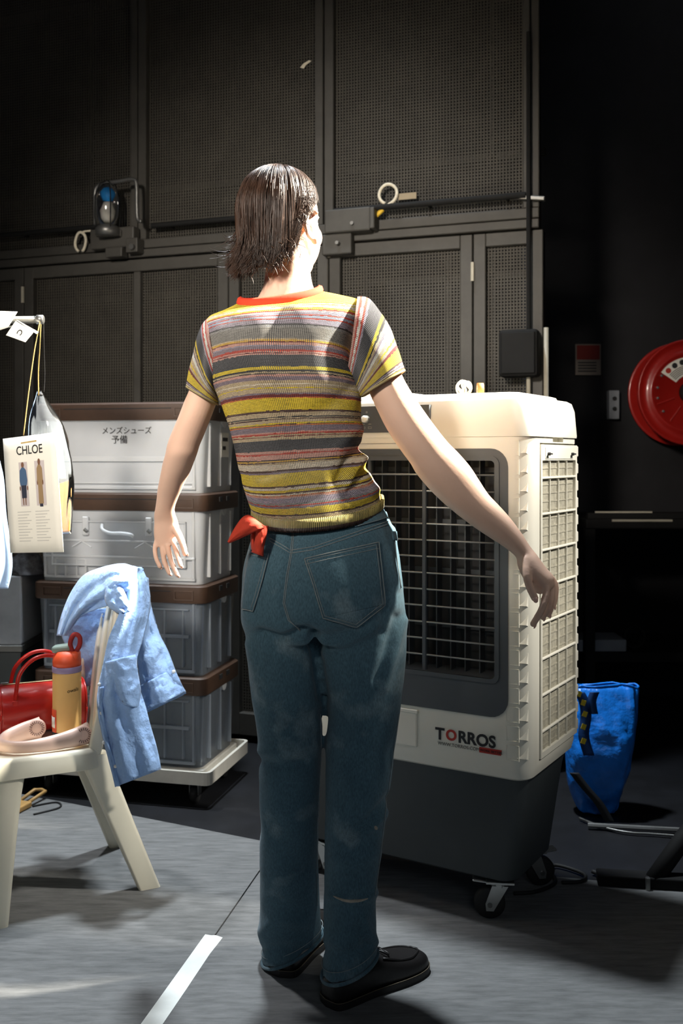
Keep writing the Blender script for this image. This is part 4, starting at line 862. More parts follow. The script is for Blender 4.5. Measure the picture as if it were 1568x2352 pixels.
# ------------------------------------------------------------------ clothes rail with tags, look card and bag at the left edge
RY = 2.62; rend = P(96, 734, RY); rz_ = rend.z
t = thing('clothes_rail', 'chrome clothes rail end with paper tags at the left edge', 'clothes rail', (rend.x-0.5, RY, 0))
mk('rail', tube([(-0.5, 0.06, rz_), (0.49, 0, rz_)], 0.0095, 16), 'steel', t, True)
cp_ = mk('end_cap', lathe([(0.003, 0.0), (0.0125, 0.002), (0.0125, 0.018), (0.010, 0.020), (0.003, 0.02)], 18), 'dull_steel', t, True)
cp_.data.transform(Matrix.Translation((0.485, 0, rz_)) @ Matrix.Rotation(R(90), 4, 'Y'))
mk('lower_rail', tube([(-0.5, 0.06, rz_-0.03), (0.44, 0.0, rz_-0.018)], 0.003, 8), 'steel', t, True)
for y in (-0.25, 0.35): mk('foot', tube([(-0.5, 0.06, 0.03), (-0.5, y, 0.03)], 0.014, 12), 'steel', t, True)
mk('upright', tube([(-0.5, 0.06, 0.03), (-0.5, 0.06, rz_)], 0.014, 14), 'steel', t, True)
def quad_sheet(name, label, ctg, corners, m, th=0.0015, n=8, curl=0.0, parent=None):
    TL, TR, BL, BR = corners; V = []
    nn = (TR-TL).cross(BL-TL).normalized()
    for i in range(n+1):
        for j in range(n+1):
            u, v = j/n, i/n; V.append(TL.lerp(TR, u).lerp(BL.lerp(BR, u), v) + nn*curl*math.sin(math.pi*u)*(0.3+v))
    base = TL.lerp(TR, 0.5)
    o = mk(name, (V, [(i*(n+1)+j, i*(n+1)+j+1, (i+1)*(n+1)+j+1, (i+1)*(n+1)+j) for i in range(n) for j in range(n)]), m, parent, True, base)
    o.location = base; solid(o, th)
    if label: tag(o, label, ctg)
    return o, (lambda u, v: TL.lerp(TR, u).lerp(BL.lerp(BR, u), v) - base), nn
q, _, _ = quad_sheet('paper_tag', 'folded blank white paper tag hanging at the left frame edge on the rail', 'tag', (P(-40, 712, 2.60), P(40, 716, 2.60), P(-40, 765, 2.60), P(18, 752, 2.60)), 'paper', 0.001, 6, 0.01)
t2 = thing('paper_tag', 'white folded tag with a printed letter hanging from the rail end', 'tag', P(50, 750, 2.585))
tb = t2.location.copy()
f1 = [P(36, 737, 2.60), P(78, 762, 2.575), P(58, 786, 2.575), P(14, 770, 2.60)]
o = mk('front_flap', ([p - tb for p in f1], [(0, 1, 2, 3)]), 'paper', t2); solid(o, 0.001)
f2 = [P(38, 735, 2.60), P(88, 763, 2.60), P(84, 767, 2.585), P(76, 761, 2.575)]
o = mk('side_flap', ([p - tb for p in f2], [(0, 1, 2, 3)]), 'paper', t2); solid(o, 0.001)
vf = text_vf('C', 0.022, 0.0003, 0.0004, 'CENTER'); a_ = (f1[1]-f1[0]).normalized(); b_ = (f1[0]-f1[3]).normalized(); cc = sum(f1, Vector())/4 - tb; nn = a_.cross(b_).normalized()
if nn.y > 0: nn = -nn
mk('letter', ([cc + (b_*-1)*(v.x)*1.0 + a_*(v.z-0.008) + nn*0.0012 for v in vf[0]], vf[1]), 'ink', t2)
# look card
co = (P(7, 1008, 2.70), P(127, 993, 2.56), P(24, 1270, 2.70), P(146, 1268, 2.56))
card, at, nn = quad_sheet('look_card', 'white look card reading CHLOE with two small outfit photos, on the rail', 'card', co, 'paper', 0.0012)
if nn.y > 0: nn = -nn
def on_card(vf, u0, v0, su, sv, name, m, par=card, lift=0.0012):
    V = [at(u0 + p.x*su, v0 - p.z*sv) + nn*(lift - p.y*0.0) for p in vf[0]]
    return mk(name, (V, vf[1]), m, par)
vf = text_vf('CHLOE', 1.0, 0.0, 0.012, 'CENTER'); on_card(vf, 0.5, 0.155, 0.155, 0.105, 'title_text', 'ink')
def flat_poly(pts): return [Vector((x, 0, -y)) for x, y in pts], [tuple(range(len(pts)))]
skin_ink = mat('print_skin', C(120,84,64), 0.8); blue_ink = mat('print_blue', C(70,96,128), 0.8); navy = mat('print_navy', C(44,46,62), 0.8); tan = mat('print_tan', C(150,124,90), 0.8); bgp = mat('print_ground', C(196,186,186), 0.8)
for x0, x1 in ((0.28, 0.44), (0.58, 0.76)): on_card(flat_poly([(x0, 0.22), (x1, 0.22), (x1, 0.60), (x0, 0.60)]), 0, 0, 1, 1, 'outfit_photo', bgp, lift=0.0011)
def fig(cx, top, parts):
    for pts, m in parts: on_card(flat_poly([(cx+x, top+y) for x, y in pts]), 0, 0, 1, 1, 'printed_figure', m, lift=0.0015)
el = lambda cx, cy, rx, ry: [(cx+rx*math.cos(a), cy+ry*math.sin(a)) for a in [2*math.pi*i/12 for i in range(12)]]
fig(0.355, 0.22, [(el(0, 0.025, 0.028, 0.026), skin_ink), ([(-0.02, 0.045), (0.02, 0.045), (0.06, 0.07), (0.075, 0.16), (0.06, 0.20), (-0.06, 0.20), (-0.075, 0.16), (-0.06, 0.07)], blue_ink), ([(-0.05, 0.20), (0.05, 0.20), (0.045, 0.31), (-0.045, 0.31)], navy), ([(-0.035, 0.31), (-0.012, 0.31), (-0.012, 0.37), (-0.03, 0.37)], skin_ink), ([(0.012, 0.31), (0.035, 0.31), (0.03, 0.37), (0.012, 0.37)], skin_ink), (el(-0.07, 0.225, 0.012, 0.02), skin_ink), (el(0.07, 0.225, 0.012, 0.02), skin_ink)])
fig(0.668, 0.205, [(el(0, 0.025, 0.026, 0.028), skin_ink), ([(-0.018, 0.045), (0.018, 0.045), (0.05, 0.08), (0.055, 0.19), (0.04, 0.2), (0.045, 0.38), (-0.045, 0.38), (-0.04, 0.2), (-0.055, 0.19), (-0.05, 0.08)], tan), (el(-0.05, 0.2, 0.011, 0.022), skin_ink), (el(0.05, 0.2, 0.011, 0.022), skin_ink), ([(-0.03, 0.38), (0.03, 0.38), (0.03, 0.405), (-0.03, 0.405)], navy)])
for i in range(11): 
    for x0, x1 in ((0.20, 0.46), (0.54, 0.80)): on_card(flat_poly([(x0, 0.645+i*0.025), (x1-0.04*((i*7) % 3), 0.645+i*0.025), (x1-0.04*((i*7) % 3), 0.652+i*0.025), (x0, 0.652+i*0.025)]), 0, 0, 1, 1, 'text_line', 'paper_line')
on_card(flat_poly([(0.35, 0.05), (0.65, 0.045), (0.65, 0.058), (0.35, 0.062)]), 0, 0, 1, 1, 'text_line', 'string_tan')
o = mk('hanging_string', tube(catv([P(92, 738, 2.61), P(80, 800, 2.61), P(66, 900, 2.62), P(54, 1000, 2.625)], 16), 0.0014, 6), 'string_tan', None, True, P(92, 738, 2.61)); o.location = P(92, 738, 2.61); tag(o, 'tan string from the rail end down to the look card', 'string')
o = mk('hanging_string', tube(catv([P(94, 738, 2.63), P(91, 800, 2.66), P(88, 860, 2.70), P(89, 908, 2.72)], 16), 0.0014, 6), 'string_tan', None, True, P(94, 738, 2.63)); o.location = P(94, 738, 2.63); tag(o, 'tan string from the rail end down to the clear plastic bag', 'string')
o = mk('rubber_band', tube(catv([P(100, 738, 2.63), P(101, 800, 2.66), P(103, 860, 2.70), P(101, 900, 2.72)], 16), 0.0011, 6), 'ink', None, True, P(100, 738, 2.63)); o.location = P(100, 738, 2.63); tag(o, 'thin black elastic hanging beside the tan strings', 'elastic')
# clear plastic bag
def poly_bag():
    Y = 2.74; base = P(110, 1220, Y); t = thing('plastic_bag', 'clear plastic bag with an orange pouch hanging behind the look card', 'bag', base)
    rows = [(900, 84, 96, 0.006), (930, 74, 116, 0.02), (962, 68, 138, 0.03), (1005, 63, 156, 0.035), (1060, 62, 166, 0.04), (1110, 64, 171, 0.04), (1165, 68, 168, 0.035), (1226, 74, 164, 0.03)]
    rings = []; n = 36
    for i in range(30):
        py, l, r, dp = cat(rows, i/29); ring = []
        for j in range(n):
            a = 2*math.pi*j/n; s = 1 + 0.16*noise.noise(Vector((math.cos(a)*3, math.sin(a)*3, i*0.16))) + 0.05*math.sin(7*a+i*0.3)*max(0, 1-i/14)
            ring.append(P(lerp(l, r, 0.5+0.5*math.cos(a)*(s if abs(math.cos(a)) < 0.95 else 1)), py + 4*noise.noise(Vector((a, i*0.2, 5))), Y + dp*math.sin(a)*s))
        rings.append(ring)
    mk('film', loft(rings, (False, True)), 'poly_bag', t, True, base)
    mk('tie', tube([P(85, 906, Y-0.01), P(97, 906, Y-0.01), P(97, 908, Y+0.008), P(85, 908, Y+0.008)], 0.003, 6), 'ink', t, True, base)
    p = loft([[P(134, 1112, Y-0.012), P(166, 1100, Y-0.012), P(166, 1100, Y+0.012), P(134, 1112, Y+0.012)], [P(138, 1222, Y-0.016), P(161, 1221, Y-0.016), P(161, 1221, Y+0.014), P(138, 1222, Y+0.014)]])
    o = mk('pouch', bbox(p, 0.004), 'pouch_orange', None, True, base); o.location = base; tag(o, 'orange pouch at the bottom of the clear plastic bag', 'pouch')
    p = loft([[P(80, 1010, Y-0.006), P(140, 1000, Y-0.006), P(140, 1000, Y+0.006), P(80, 1010, Y+0.006)], [P(85, 1100, Y-0.008), P(152, 1100, Y-0.008), P(152, 1100, Y+0.008), P(85, 1100, Y+0.008)]])
    o = mk('folded_cloth', bbox(p, 0.003), mat('cloth_teal', C(150,176,184), 0.8, var=(20, 0.1)), None, True, base); o.location = base; tag(o, 'pale teal folded cloth inside the clear plastic bag', 'cloth')
poly_bag()
# garment sliver at the frame edge
def garment():
    rows = [(760, -190, -110), (840, -210, -70), (960, -220, -30), (1085, -220, 6), (1180, -220, 14), (1290, -220, 28), (1352, -220, 18)]; Y = 2.86; base = P(-100, 760, Y); V = []; n, m_ = 40, 24
    t = thing('hanging_garment', 'pale blue garment hanging on the rail at the left frame edge', 'garment', base)
    for i in range(n+1):
        py, l, r = cat(rows, i/n)
        for j in range(m_+1): u = j/m_; V.append(P(lerp(l, r, u), py, Y + 0.02*math.sin(u*14+i*0.03) - 0.03*math.sin(math.pi*u)))
    o = mk('body', (V, [(i*(m_+1)+j, i*(m_+1)+j+1, (i+1)*(m_+1)+j+1, (i+1)*(m_+1)+j) for i in range(n) for j in range(m_)]), 'garment_blue', t, True, base); solid(o, 0.003)
    mk('hanger', tube([P(-190, 762, Y), P(-150, 745, Y), P(-150, 728, Y-0.08), P(-110, 762, Y)], 0.003, 8), 'steel', t, True, base)
garment()
# cases behind the rail
b0 = P(-60, 1500, 3.42); t = thing('flight_case', 'grey flight case with a pale metal edge left of the crates', 'case', (b0.x-0.035, 3.55, 0))
xr = P(73, 1400, 3.42).x - b0.x; zt, zb = P(0, 1322, 3.42).z, P(0, 1490, 3.42).z
mk('body', bbox(box2(-0.35, xr, -0.13, 0.25, zb+0.012, zt), 0.006), 'case_grey', t); mk('lower_body', bbox(box2(-0.35, xr-0.004, -0.126, 0.25, 0.0, zb-0.012), 0.006), 'cooler_tank', t)
mk('edge_trim', bbox(box2(-0.352, xr+0.003, -0.134, 0.252, zb-0.012, zb+0.012), 0.003, 1), 'dull_steel', t)
mk('latch', bbox(box2(0.08, 0.12, -0.142, -0.13, zb-0.03, zb+0.04), 0.003, 1), 'steel', t)
c0 = Vector((P(50, 1322, 3.42).x, 3.47, zt+0.001)); V, Fa = ellipsoid((0, 0, 0.0), (Vector((0.07, 0, 0)), Vector((0, 0.05, 0)), Vector((0, 0, 0.075))), 24, 16)
V = [v*(1+0.18*noise.noise(v*22)) for v in V]; V = [Vector((v.x, v.y, max(v.z, 0))) for v in V]
o = mk('patterned_scarf', (V, Fa), 'garment_dark', None, True); o.location = c0; tag(o, 'crumpled dark patterned scarf on top of the grey flight case', 'scarf')
# wooden clip on the floor behind the chair
a0, a1 = G(15, 1876), G(96, 1834); L_ = (a1-a0).length; t = thing('wooden_clip', 'tan wooden paddle with a looped end on the floor behind the chair', 'clip', a0.lerp(a1, 0.5), math.atan2(a1.y-a0.y, a1.x-a0.x))
mk('paddle', bbox(box2(-L_/2-0.1, 0.0, -0.03, 0.03, 0.006, 0.024), 0.004), 'wood_tan', t)
mk('loop_handle', tube([(0.0, -0.018, 0.02), (L_/2-0.01, -0.022, 0.03), (L_/2, 0, 0.03), (L_/2-0.01, 0.022, 0.03), (0.0, 0.018, 0.02)], 0.006, 8), 'wood_tan', t, True)
mk('cord', tube(catv([(0.0, -0.03, 0.008), (0.06, -0.08, 0.007), (0.02, -0.12, 0.007), (-0.06, -0.08, 0.007)], 16), 0.003, 6), 'rubber', t, True)
# ------------------------------------------------------------------ the person
PO = Vector((-0.06, 2.16, 0.004))
person = thing('person', 'person seen from behind in a striped knit top and blue jeans, arms held out', 'person', PO)
def pxring(l, r, Yl, Yr, D, n=32, e=1.0, sag=0.0, shift=0.0):
    """closed ring whose left and right ends sit on two photo points; D half depth"""
    A, B = P(l[0], l[1], Yl), P(r[0], r[1], Yr); c = (A+B)/2; U = (B-A)/2
    V = Vector((-U.y, U.x, 0)); V = V.normalized()*D if V.length > 1e-5 else Vector((0, D, 0))
    if V.y < 0: V = -V
    out = []
    for j in range(n):
        a = 2*math.pi*j/n; ca, sa = math.cos(a), math.sin(a)
        if e != 1.0: ca, sa = math.copysign(abs(ca)**e, ca), math.copysign(abs(sa)**e, sa)
        out.append(c + U*ca + V*sa + Vector((0, shift*max(0, -sa), -sag*max(0, -sa))))
    return out
def ringloft(rows, steps, n=32, e=1.0):
    """rows: (lx,ly,Yl, rx,ry,Yr, D)"""
    rr = []
    for i in range(steps):
        lx, ly, Yl, rx, ry, Yr, D = cat(rows, i/(steps-1)); rr.append(pxring((lx, ly), (rx, ry), Yl, Yr, D, n, e))
    return loft(rr)
# ---- body -------------------------------------------------------
HC = P(648, 492, 2.17); yaw = R(32); fw = Vector((math.sin(yaw), math.cos(yaw), 0)); rt = Vector((fw.y, -fw.x, 0)); up = Vector((0, 0, 1))
def hp(f, r_, u): return HC + fw*f + rt*r_ + up*u
pieces = []
pieces.append(ellipsoid(hp(-0.004, 0, 0), (fw*0.094, rt*0.074, up*0.094), 32, 22))
pieces.append(ellipsoid(hp(0.032, 0, -0.052), (fw*0.062, rt*0.068, up*0.082), 32, 22))
pieces.append(ellipsoid(hp(0.044, 0, -0.098), (fw*0.044, rt*0.044, up*0.040), 24, 16))
pieces.append(ellipsoid(hp(0.070, 0, -0.122), (fw*0.020, rt*0.024, up*0.017), 16, 12))
for s in (-1, 1):
    pieces.append(ellipsoid(hp(0.058, s*0.036, -0.045), (fw*0.026, rt*0.026, up*0.028), 16, 12))     # cheekbones
    pieces.append(ellipsoid(hp(0.078, s*0.022, 0.004), (fw*0.012, rt*0.022, up*0.010), 16, 10))      # brow
    # ear: a dished shell with a rim
    ec = hp(0.000, s*0.076, -0.036); eo = (rt*s*0.86 - fw*0.5).normalized(); ef = (fw*0.86 + rt*s*0.5).normalized()
    pieces.append(ellipsoid(ec + eo*0.002, (ef*0.014, eo*0.006, up*0.027), 16, 12))
    pieces.append(tube([ec + eo*0.008 + ef*(0.017*math.cos(a)) + up*(0.031*math.sin(a) + 0.002) for a in [R(-60 - 250*i/20) for i in range(21)]], [0.0045]*21, 8))
    pieces.append(ellipsoid(ec + ef*0.006 - up*0.030 + eo*0.004, (ef*0.009, eo*0.005, up*0.009), 12, 10))
pieces.append(capsule([hp(0.088, 0, -0.005), hp(0.100, 0, -0.030), hp(0.112, 0, -0.052)], [0.009, 0.010, 0.012]))
for s in (-1, 1): pieces.append(ellipsoid(hp(0.098, s*0.010, -0.056), (fw*0.010, rt*0.008, up*0.008), 12, 8))
pieces.append(ellipsoid(hp(0.087, 0, -0.078), (fw*0.012, rt*0.024, up*0.007), 14, 10)); pieces.append(ellipsoid(hp(0.085, 0, -0.090), (fw*0.012, rt*0.021, up*0.008), 14, 10))
pieces.append(ringloft([(612, 560, 2.165, 708, 560, 2.19, 0.052), (612, 600, 2.16, 708, 600, 2.185, 0.052), (608, 640, 2.155, 712, 632, 2.18, 0.052), (600, 668, 2.15, 718, 660, 2.175, 0.054), (582, 695, 2.15, 735, 690, 2.17, 0.060), (548, 722, 2.15, 765, 722, 2.16, 0.072), (540, 760, 2.15, 770, 760, 2.16, 0.08)], 20, 32))
TORSO = [  # (lx, ly, rx, ry, half depth, sag of the back, ) hem to collar
    (583, 1180, 874, 1152, 0.128, 0.030), (573, 1150, 863, 1120, 0.122, 0.022), (561, 1112, 846, 1084, 0.114, 0.012), (552, 1080, 834, 1056, 0.106, 0.006),
    (545, 1045, 829, 1028, 0.102, 0.002), (537, 1010, 828, 996, 0.102, -0.002), (528, 975, 827, 962, 0.106, -0.006), (514, 936, 826, 930, 0.112, -0.010), (497, 902, 824, 898, 0.116, -0.014), (482, 868, 812, 862, 0.118, -0.018),
    (473, 832, 803, 828, 0.118, -0.022), (471, 800, 806, 796, 0.116, -0.024), (471, 772, 815, 760, 0.110, -0.020), (474, 750, 826, 728, 0.100, -0.014), (482, 734, 832, 704, 0.088, -0.008), (500, 722, 822, 690, 0.076, 0.002), (524, 710, 790, 680, 0.070, 0.010), (553, 694, 732, 668, 0.066, 0.020)]
def torso_ring(t_, n, k=1.0):
    lx, ly, rx, ry, D, sag = cat(TORSO, t_); cx, cy = (lx+rx)/2, (ly+ry)/2
    ring = pxring((cx+(lx-cx)*k, cy+(ly-cy)*k), (cx+(rx-cx)*k, cy+(ry-cy)*k), 2.15, 2.165, D*k, n, 0.92, sag)
    return ring
pieces.append(loft([torso_ring(i/24, 40, 0.84) for i in range(25)]))
def slices(pairs, Ys, Ds):
    return [(a[0], a[1], Y, b[0], b[1], Y, D) for (a, b), Y, D in zip(pairs, Ys, Ds)]
la = [((470, 770), (540, 800)), ((455, 830), (515, 860)), ((437, 890), (503, 905)), ((424, 921), (497, 925)), ((408, 962), (483, 962)), ((391, 1002), (467, 1002)), ((384, 1023), (458, 1023)), ((380, 1043), (452, 1043)), ((374, 1064), (444, 1064)), ((370, 1084), (436, 1084)), ((366, 1104), (426, 1104)), ((362, 1125), (417, 1125)), ((360, 1145), (408, 1145)), ((357, 1166), (401, 1166)), ((354, 1182), (402, 1180)), ((354, 1200), (408, 1196)), ((353, 1222), (413, 1218)), ((354, 1236), (411, 1234)), ((356, 1248), (406, 1244)), ((360, 1256), (400, 1250))]
lY = [2.16, 2.165, 2.17, 2.175, 2.18, 2.19, 2.195, 2.20, 2.215, 2.23, 2.245, 2.26, 2.275, 2.29, 2.30, 2.31, 2.315, 2.318, 2.318, 2.316]
lD = [0.05, 0.046, 0.043, 0.042, 0.041, 0.040, 0.040, 0.040, 0.040, 0.039, 0.036, 0.032, 0.028, 0.024, 0.021, 0.018, 0.016, 0.015, 0.013, 0.010]
LA = slices(la, lY, lD); pieces.append(ringloft(LA, 60, 28))
zr = lambda x, y: (820 + x/3.267, 820 + y/3.267)
ra = [((800, 760), (860, 735)), ((826, 850), (905, 800)), (zr(100, 290), zr(330, 120)), (zr(160, 420), zr(395, 245)), (zr(210, 520), zr(460, 345)), (zr(270, 620), zr(530, 445)), (zr(340, 720), zr(600, 540)), (zr(400, 800), zr(680, 640)), (zr(440, 870), zr(760, 720)), (zr(530, 980), zr(850, 825)), (zr(640, 1090), zr(915, 925)), (zr(760, 1190), zr(985, 1030)), (zr(880, 1280), zr(1070, 1120)), (zr(1000, 1360), zr(1150, 1210)), (zr(1100, 1425), zr(1225, 1310)), (zr(1190, 1500), zr(1300, 1425)), (zr(1205, 1570), zr(1345, 1480)), (zr(1240, 1650), zr(1405, 1565)), (zr(1300, 1740), zr(1465, 1640)), (zr(1360, 1780), zr(1478, 1700))]
rY = [2.16, 2.15, 2.14, 2.135, 2.13, 2.125, 2.12, 2.115, 2.11, 2.105, 2.10, 2.095, 2.09, 2.085, 2.08, 2.075, 2.07, 2.068, 2.068, 2.068]
rD = [0.05, 0.046, 0.043, 0.041, 0.040, 0.040, 0.040, 0.040, 0.040, 0.040, 0.038, 0.036, 0.033, 0.030, 0.027, 0.025, 0.030, 0.036, 0.038, 0.030]
RA = slices(ra, rY, rD); pieces.append(ringloft(RA, 64, 28))
def finger(js, r0, r1): 
    pts = [P(*j) for j in js]; k = len(js); pieces.append(capsule(catv(pts, 9), [lerp(r0, r1, i/8) for i in range(9)], 12))
LF = [[(362, 1236, 2.318), (356, 1258, 2.312), (358, 1281, 2.298), (367, 1302, 2.288)], [(373, 1240, 2.318), (373, 1265, 2.308), (379, 1294, 2.290), (389, 1317, 2.276)], [(384, 1240, 2.316), (387, 1265, 2.302), (396, 1297, 2.276), (407, 1321, 2.258)], [(394, 1236, 2.312), (401, 1256, 2.296), (409, 1280, 2.272), (415, 1299, 2.256)], [(396, 1204, 2.310), (411, 1230, 2.292), (420, 1252, 2.280), (425, 1272, 2.274)]]
for i, js in enumerate(LF): finger(js, (0.0062, 0.0066, 0.0068, 0.0066, 0.0100)[i], (0.0050, 0.0054, 0.0056, 0.0054, 0.0064)[i])
RF = [[(1208, 1284, 2.052), (1209, 1318, 2.036), (1216, 1348, 2.03), (1228, 1374, 2.028)], [(1236, 1310, 2.052), (1254, 1345, 2.038), (1247, 1392, 2.022), (1224, 1433, 2.028)], [(1246, 1308, 2.066), (1264, 1341, 2.060), (1262, 1388, 2.050), (1246, 1418, 2.058)], [(1248, 1310, 2.080), (1270, 1337, 2.081), (1270, 1381, 2.077), (1259, 1412, 2.082)], [(1248, 1312, 2.094), (1273, 1337, 2.098), (1276, 1366, 2.100), (1270, 1394, 2.102)]]
for i, js in enumerate(RF): finger(js, (0.0098, 0.0086, 0.0082, 0.0080, 0.0074)[i], (0.0078, 0.0068, 0.0064, 0.0062, 0.0056)[i])
# legs inside the jeans
LLEG = [(556, 1400, 735, 1400, 2.15, 0.088), (567, 1480, 733, 1480, 2.152, 0.086), (573, 1560, 742, 1560, 2.155, 0.084), (586, 1650, 742, 1650, 2.16, 0.080), (594, 1720, 738, 1720, 2.165, 0.077), (596, 1800, 734, 1800, 2.175, 0.074), (597, 1900, 731, 1895, 2.19, 0.070), (598, 2000, 731, 1990, 2.21, 0.068), (597, 2080, 735, 2060, 2.235, 0.069), (594, 2145, 738, 2110, 2.25, 0.071), (602, 2210, 741, 2140, 2.258, 0.071)]
RLEG = [(705, 1400, 931, 1400, 2.15, 0.100), (722, 1470, 932, 1470, 2.15, 0.098), (738, 1550, 929, 1545, 2.147, 0.094), (752, 1625, 920, 1620, 2.145, 0.088), (748, 1710, 909, 1700, 2.14, 0.082), (747, 1805, 897, 1795, 2.135, 0.078), (746, 1900, 884, 1890, 2.13, 0.074), (744, 2000, 871, 1985, 2.125, 0.071), (742, 2070, 863, 2050, 2.122, 0.070), (740, 2150, 864, 2125, 2.12, 0.070), (739, 2242, 867, 2188, 2.118, 0.070)]
def legrings(rows, steps, k=1.0, n=36):
    out = []
    for i in range(steps):
        lx, ly, rx, ry, Y, D = cat(rows, i/(steps-1)); cx, cy = (lx+rx)/2, (ly+ry)/2
        out.append(pxring((cx+(lx-cx)*k, cy+(ly-cy)*k), (cx+(rx-cx)*k, cy+(ry-cy)*k), Y, Y, D*k, n))
    return out
pieces.append(loft(legrings(LLEG, 24, 0.62, 20))); pieces.append(loft(legrings(RLEG, 24, 0.62, 20)))
PEL = [(598, 1165, 866, 1145, 0.092, 0.0), (590, 1200, 886, 1178, 0.100, 0.002), (575, 1240, 906, 1220, 0.112, 0.008), (561, 1290, 918, 1280, 0.120, 0.018), (555, 1340, 925, 1335, 0.124, 0.024), (553, 1390, 929, 1388, 0.122, 0.024), (558, 1430, 931, 1430, 0.116, 0.014), (567, 1462, 932, 1465, 0.104, 0.002)]
def pelrings(steps, k=1.0, n=48):
    out = []
    for i in range(steps):
        lx, ly, rx, ry, D, sh = cat(PEL, i/(steps-1)); cx, cy = (lx+rx)/2, (ly+ry)/2
        ring = pxring((cx+(lx-cx)*k, cy+(ly-cy)*k), (cx+(rx-cx)*k, cy+(ry-cy)*k), 2.155, 2.155, D*k, n, 0.94, 0, -sh*k); out.append(ring)
    return out
pieces.append(loft(pelrings(14, 0.78, 32)[:11]))
body = remeshed('body', join(*pieces), 'skin', 0.0026, 4, person, PO)
plabel(body, 'light skin of head, neck, arms and hands')
# face details
for s in (-1, 1):
    ev = mk('eyeball', ellipsoid(hp(0.0785, s*0.029, -0.010), (fw*0.0095, rt*0.0115, up*0.0075), 16, 12), 'eye_white', body, True, PO); mk('iris', ellipsoid(hp(0.0855, s*0.029, -0.010), (fw*0.003, rt*0.005, up*0.005), 12, 8), 'iris', body, True, PO)
    mk('eyebrow', tube(catv([hp(0.091, s*0.012, 0.008), hp(0.087, s*0.026, 0.013), hp(0.074, s*0.042, 0.010)], 9), [0.0015, 0.0025, 0.003, 0.003, 0.003, 0.003, 0.0026, 0.002, 0.001], 8), 'hair', body, True, PO)
mk('lips', join(ellipsoid(hp(0.0955, 0, -0.0790), (fw*0.006, rt*0.021, up*0.0042), 14, 8), ellipsoid(hp(0.0945, 0, -0.0885), (fw*0.006, rt*0.018, up*0.0052), 14, 8)), 'lip', body, True, PO)
def nail(js, r, toward):
    p, q = P(*js[-1]), P(*js[-2]); d_ = (p-q).normalized(); tv = (Vector(toward) - d_*d_.dot(Vector(toward))).normalized(); sd = d_.cross(tv)
    mk('fingernail', ellipsoid(p + tv*r*0.86 + d_*r*0.35, (d_*r*0.85, sd*r*0.68, tv*r*0.28), 12, 8), 'nail', body, True, PO)
for i, js in enumerate(LF): nail(js, (0.0050, 0.0054, 0.0056, 0.0054, 0.0064)[i], (0.1, 1, 0.1) if i < 4 else (0.9, 0.4, 0))
for i, js in enumerate(RF): nail(js, (0.0078, 0.0068, 0.0064, 0.0062, 0.0056)[i], (0.9, -0.1, 0.1) if i else (-0.2, -1, 0))
# ---- sweater ----------------------------------------------------
K = dict(cr=(236,222,196), wh=(240,236,226), ye=(236,206,40), go=(226,178,60), re=(200,62,40), dr=(124,34,34), pk=(222,166,150), lb=(168,184,206), li=(168,156,172), ma=(142,124,136), gr=(138,134,126), ch=(62,62,66), bk=(40,38,40), be=(206,184,146), br=(84,50,38), or_=(220,120,50), ol=(170,156,92), gy=(150,148,146))
STR = [(171, 'ye'), (176, 'cr'), (180, 'ye'), (184, 'wh'), (194, 'cr'), (204, 'ye'), (212, 're'), (219, 'wh'), (234, 'li'), (241, 're'), (254, 'lb'), (262, 're'), (290, 'li'), (299, 'bk'), (312, 'gy'), (384, 'gr'), (392, 'be'), (404, 'go'), (410, 'dr'), (426, 'pk'), (434, 'li'), (455, 'ma'), (469, 're'), (476, 'pk'), (482, 'dr'), (490, 'pk'), (566, 'ch'), (588, 'ye'), (600, 'bk'), (610, 'be'), (616, 'bk'), (630, 'pk'), (654, 'ma'), (676, 'be'), (684, 'cr'), (700, 'be'), (706, 'ye'), (734, 'be'), (744, 'ma'), (762, 'dr'), (768, 'or_'), (845, 'ye'), (858, 'br'), (886, 'be'), (893, 'bk'), (898, 'be'), (905, 'br'), (924, 'be'), (934, 'ye'), (938, 'br'), (946, 'or_'), (982, 'ma'), (990, 'pk'), (1000, 're'), (1008, 'be'), (1014, 'dr'), (1034, 'be'), (1103, 'ch'), (1118, 'pk'), (1128, 're'), (1156, 'pk'), (1164, 'br'), (1172, 'go'), (1178, 'br'), (1188, 'be'), (1222, 'cr'), (1234, 'br'), (1246, 'ma'), (1324, 'ye'), (1335, 'br'), (1352, 'cr'), (1366, 'ye'), (1376, 'br'), (1386, 'cr'), (1392, 'or_'), (1402, 'pk'), (1436, 'li'), (1448, 'gy'), (1456, 're'), (1470, 'ma'), (1510, 'ye'), (1520, 'br'), (1540, 'be'), (1560, 'ye'), (1568, 'br'), (1580, 'ol'), (1584, 'br'), (1700, 'ol')]
def stripe(zy):
    for y_, k_ in STR:
        if zy < y_: return K[k_]
    return K['ol']
def knit_mesh(name, rings, rowcols, parent, ustep=2.0, vstep=0.5):
    n = len(rings[0]); V, Fa = loft(rings, (False, False)); o = mk(name, (V, Fa), 'knit', parent, True, PO); me = o.data
    at_ = me.color_attributes.new('stripe', 'FLOAT_COLOR', 'CORNER'); uv = me.uv_layers.new(name='knit'); cols = []; uvs = []
    rnd = random.Random(3); lin = {k_: C(*c)[:3] for k_, c in ((c, c) for c in K.values())}
    for i in range(len(rings)-1):
        for j in range(n):
            c = lin[rowcols(i, j, rnd)]; f_ = rnd.uniform(1.05, 1.42)
            cols += [c[0]*f_, c[1]*f_, c[2]*f_, 1.0]*4
            for a, b in ((j, i), (j+1, i), (j+1, i+1), (j, i+1)): uvs += [a*ustep*2*math.pi, b*vstep*2*math.pi]
    at_.data.foreach_set('color', cols); uv.data.foreach_set('uv', uvs); return o
NT, NC = 420, 132
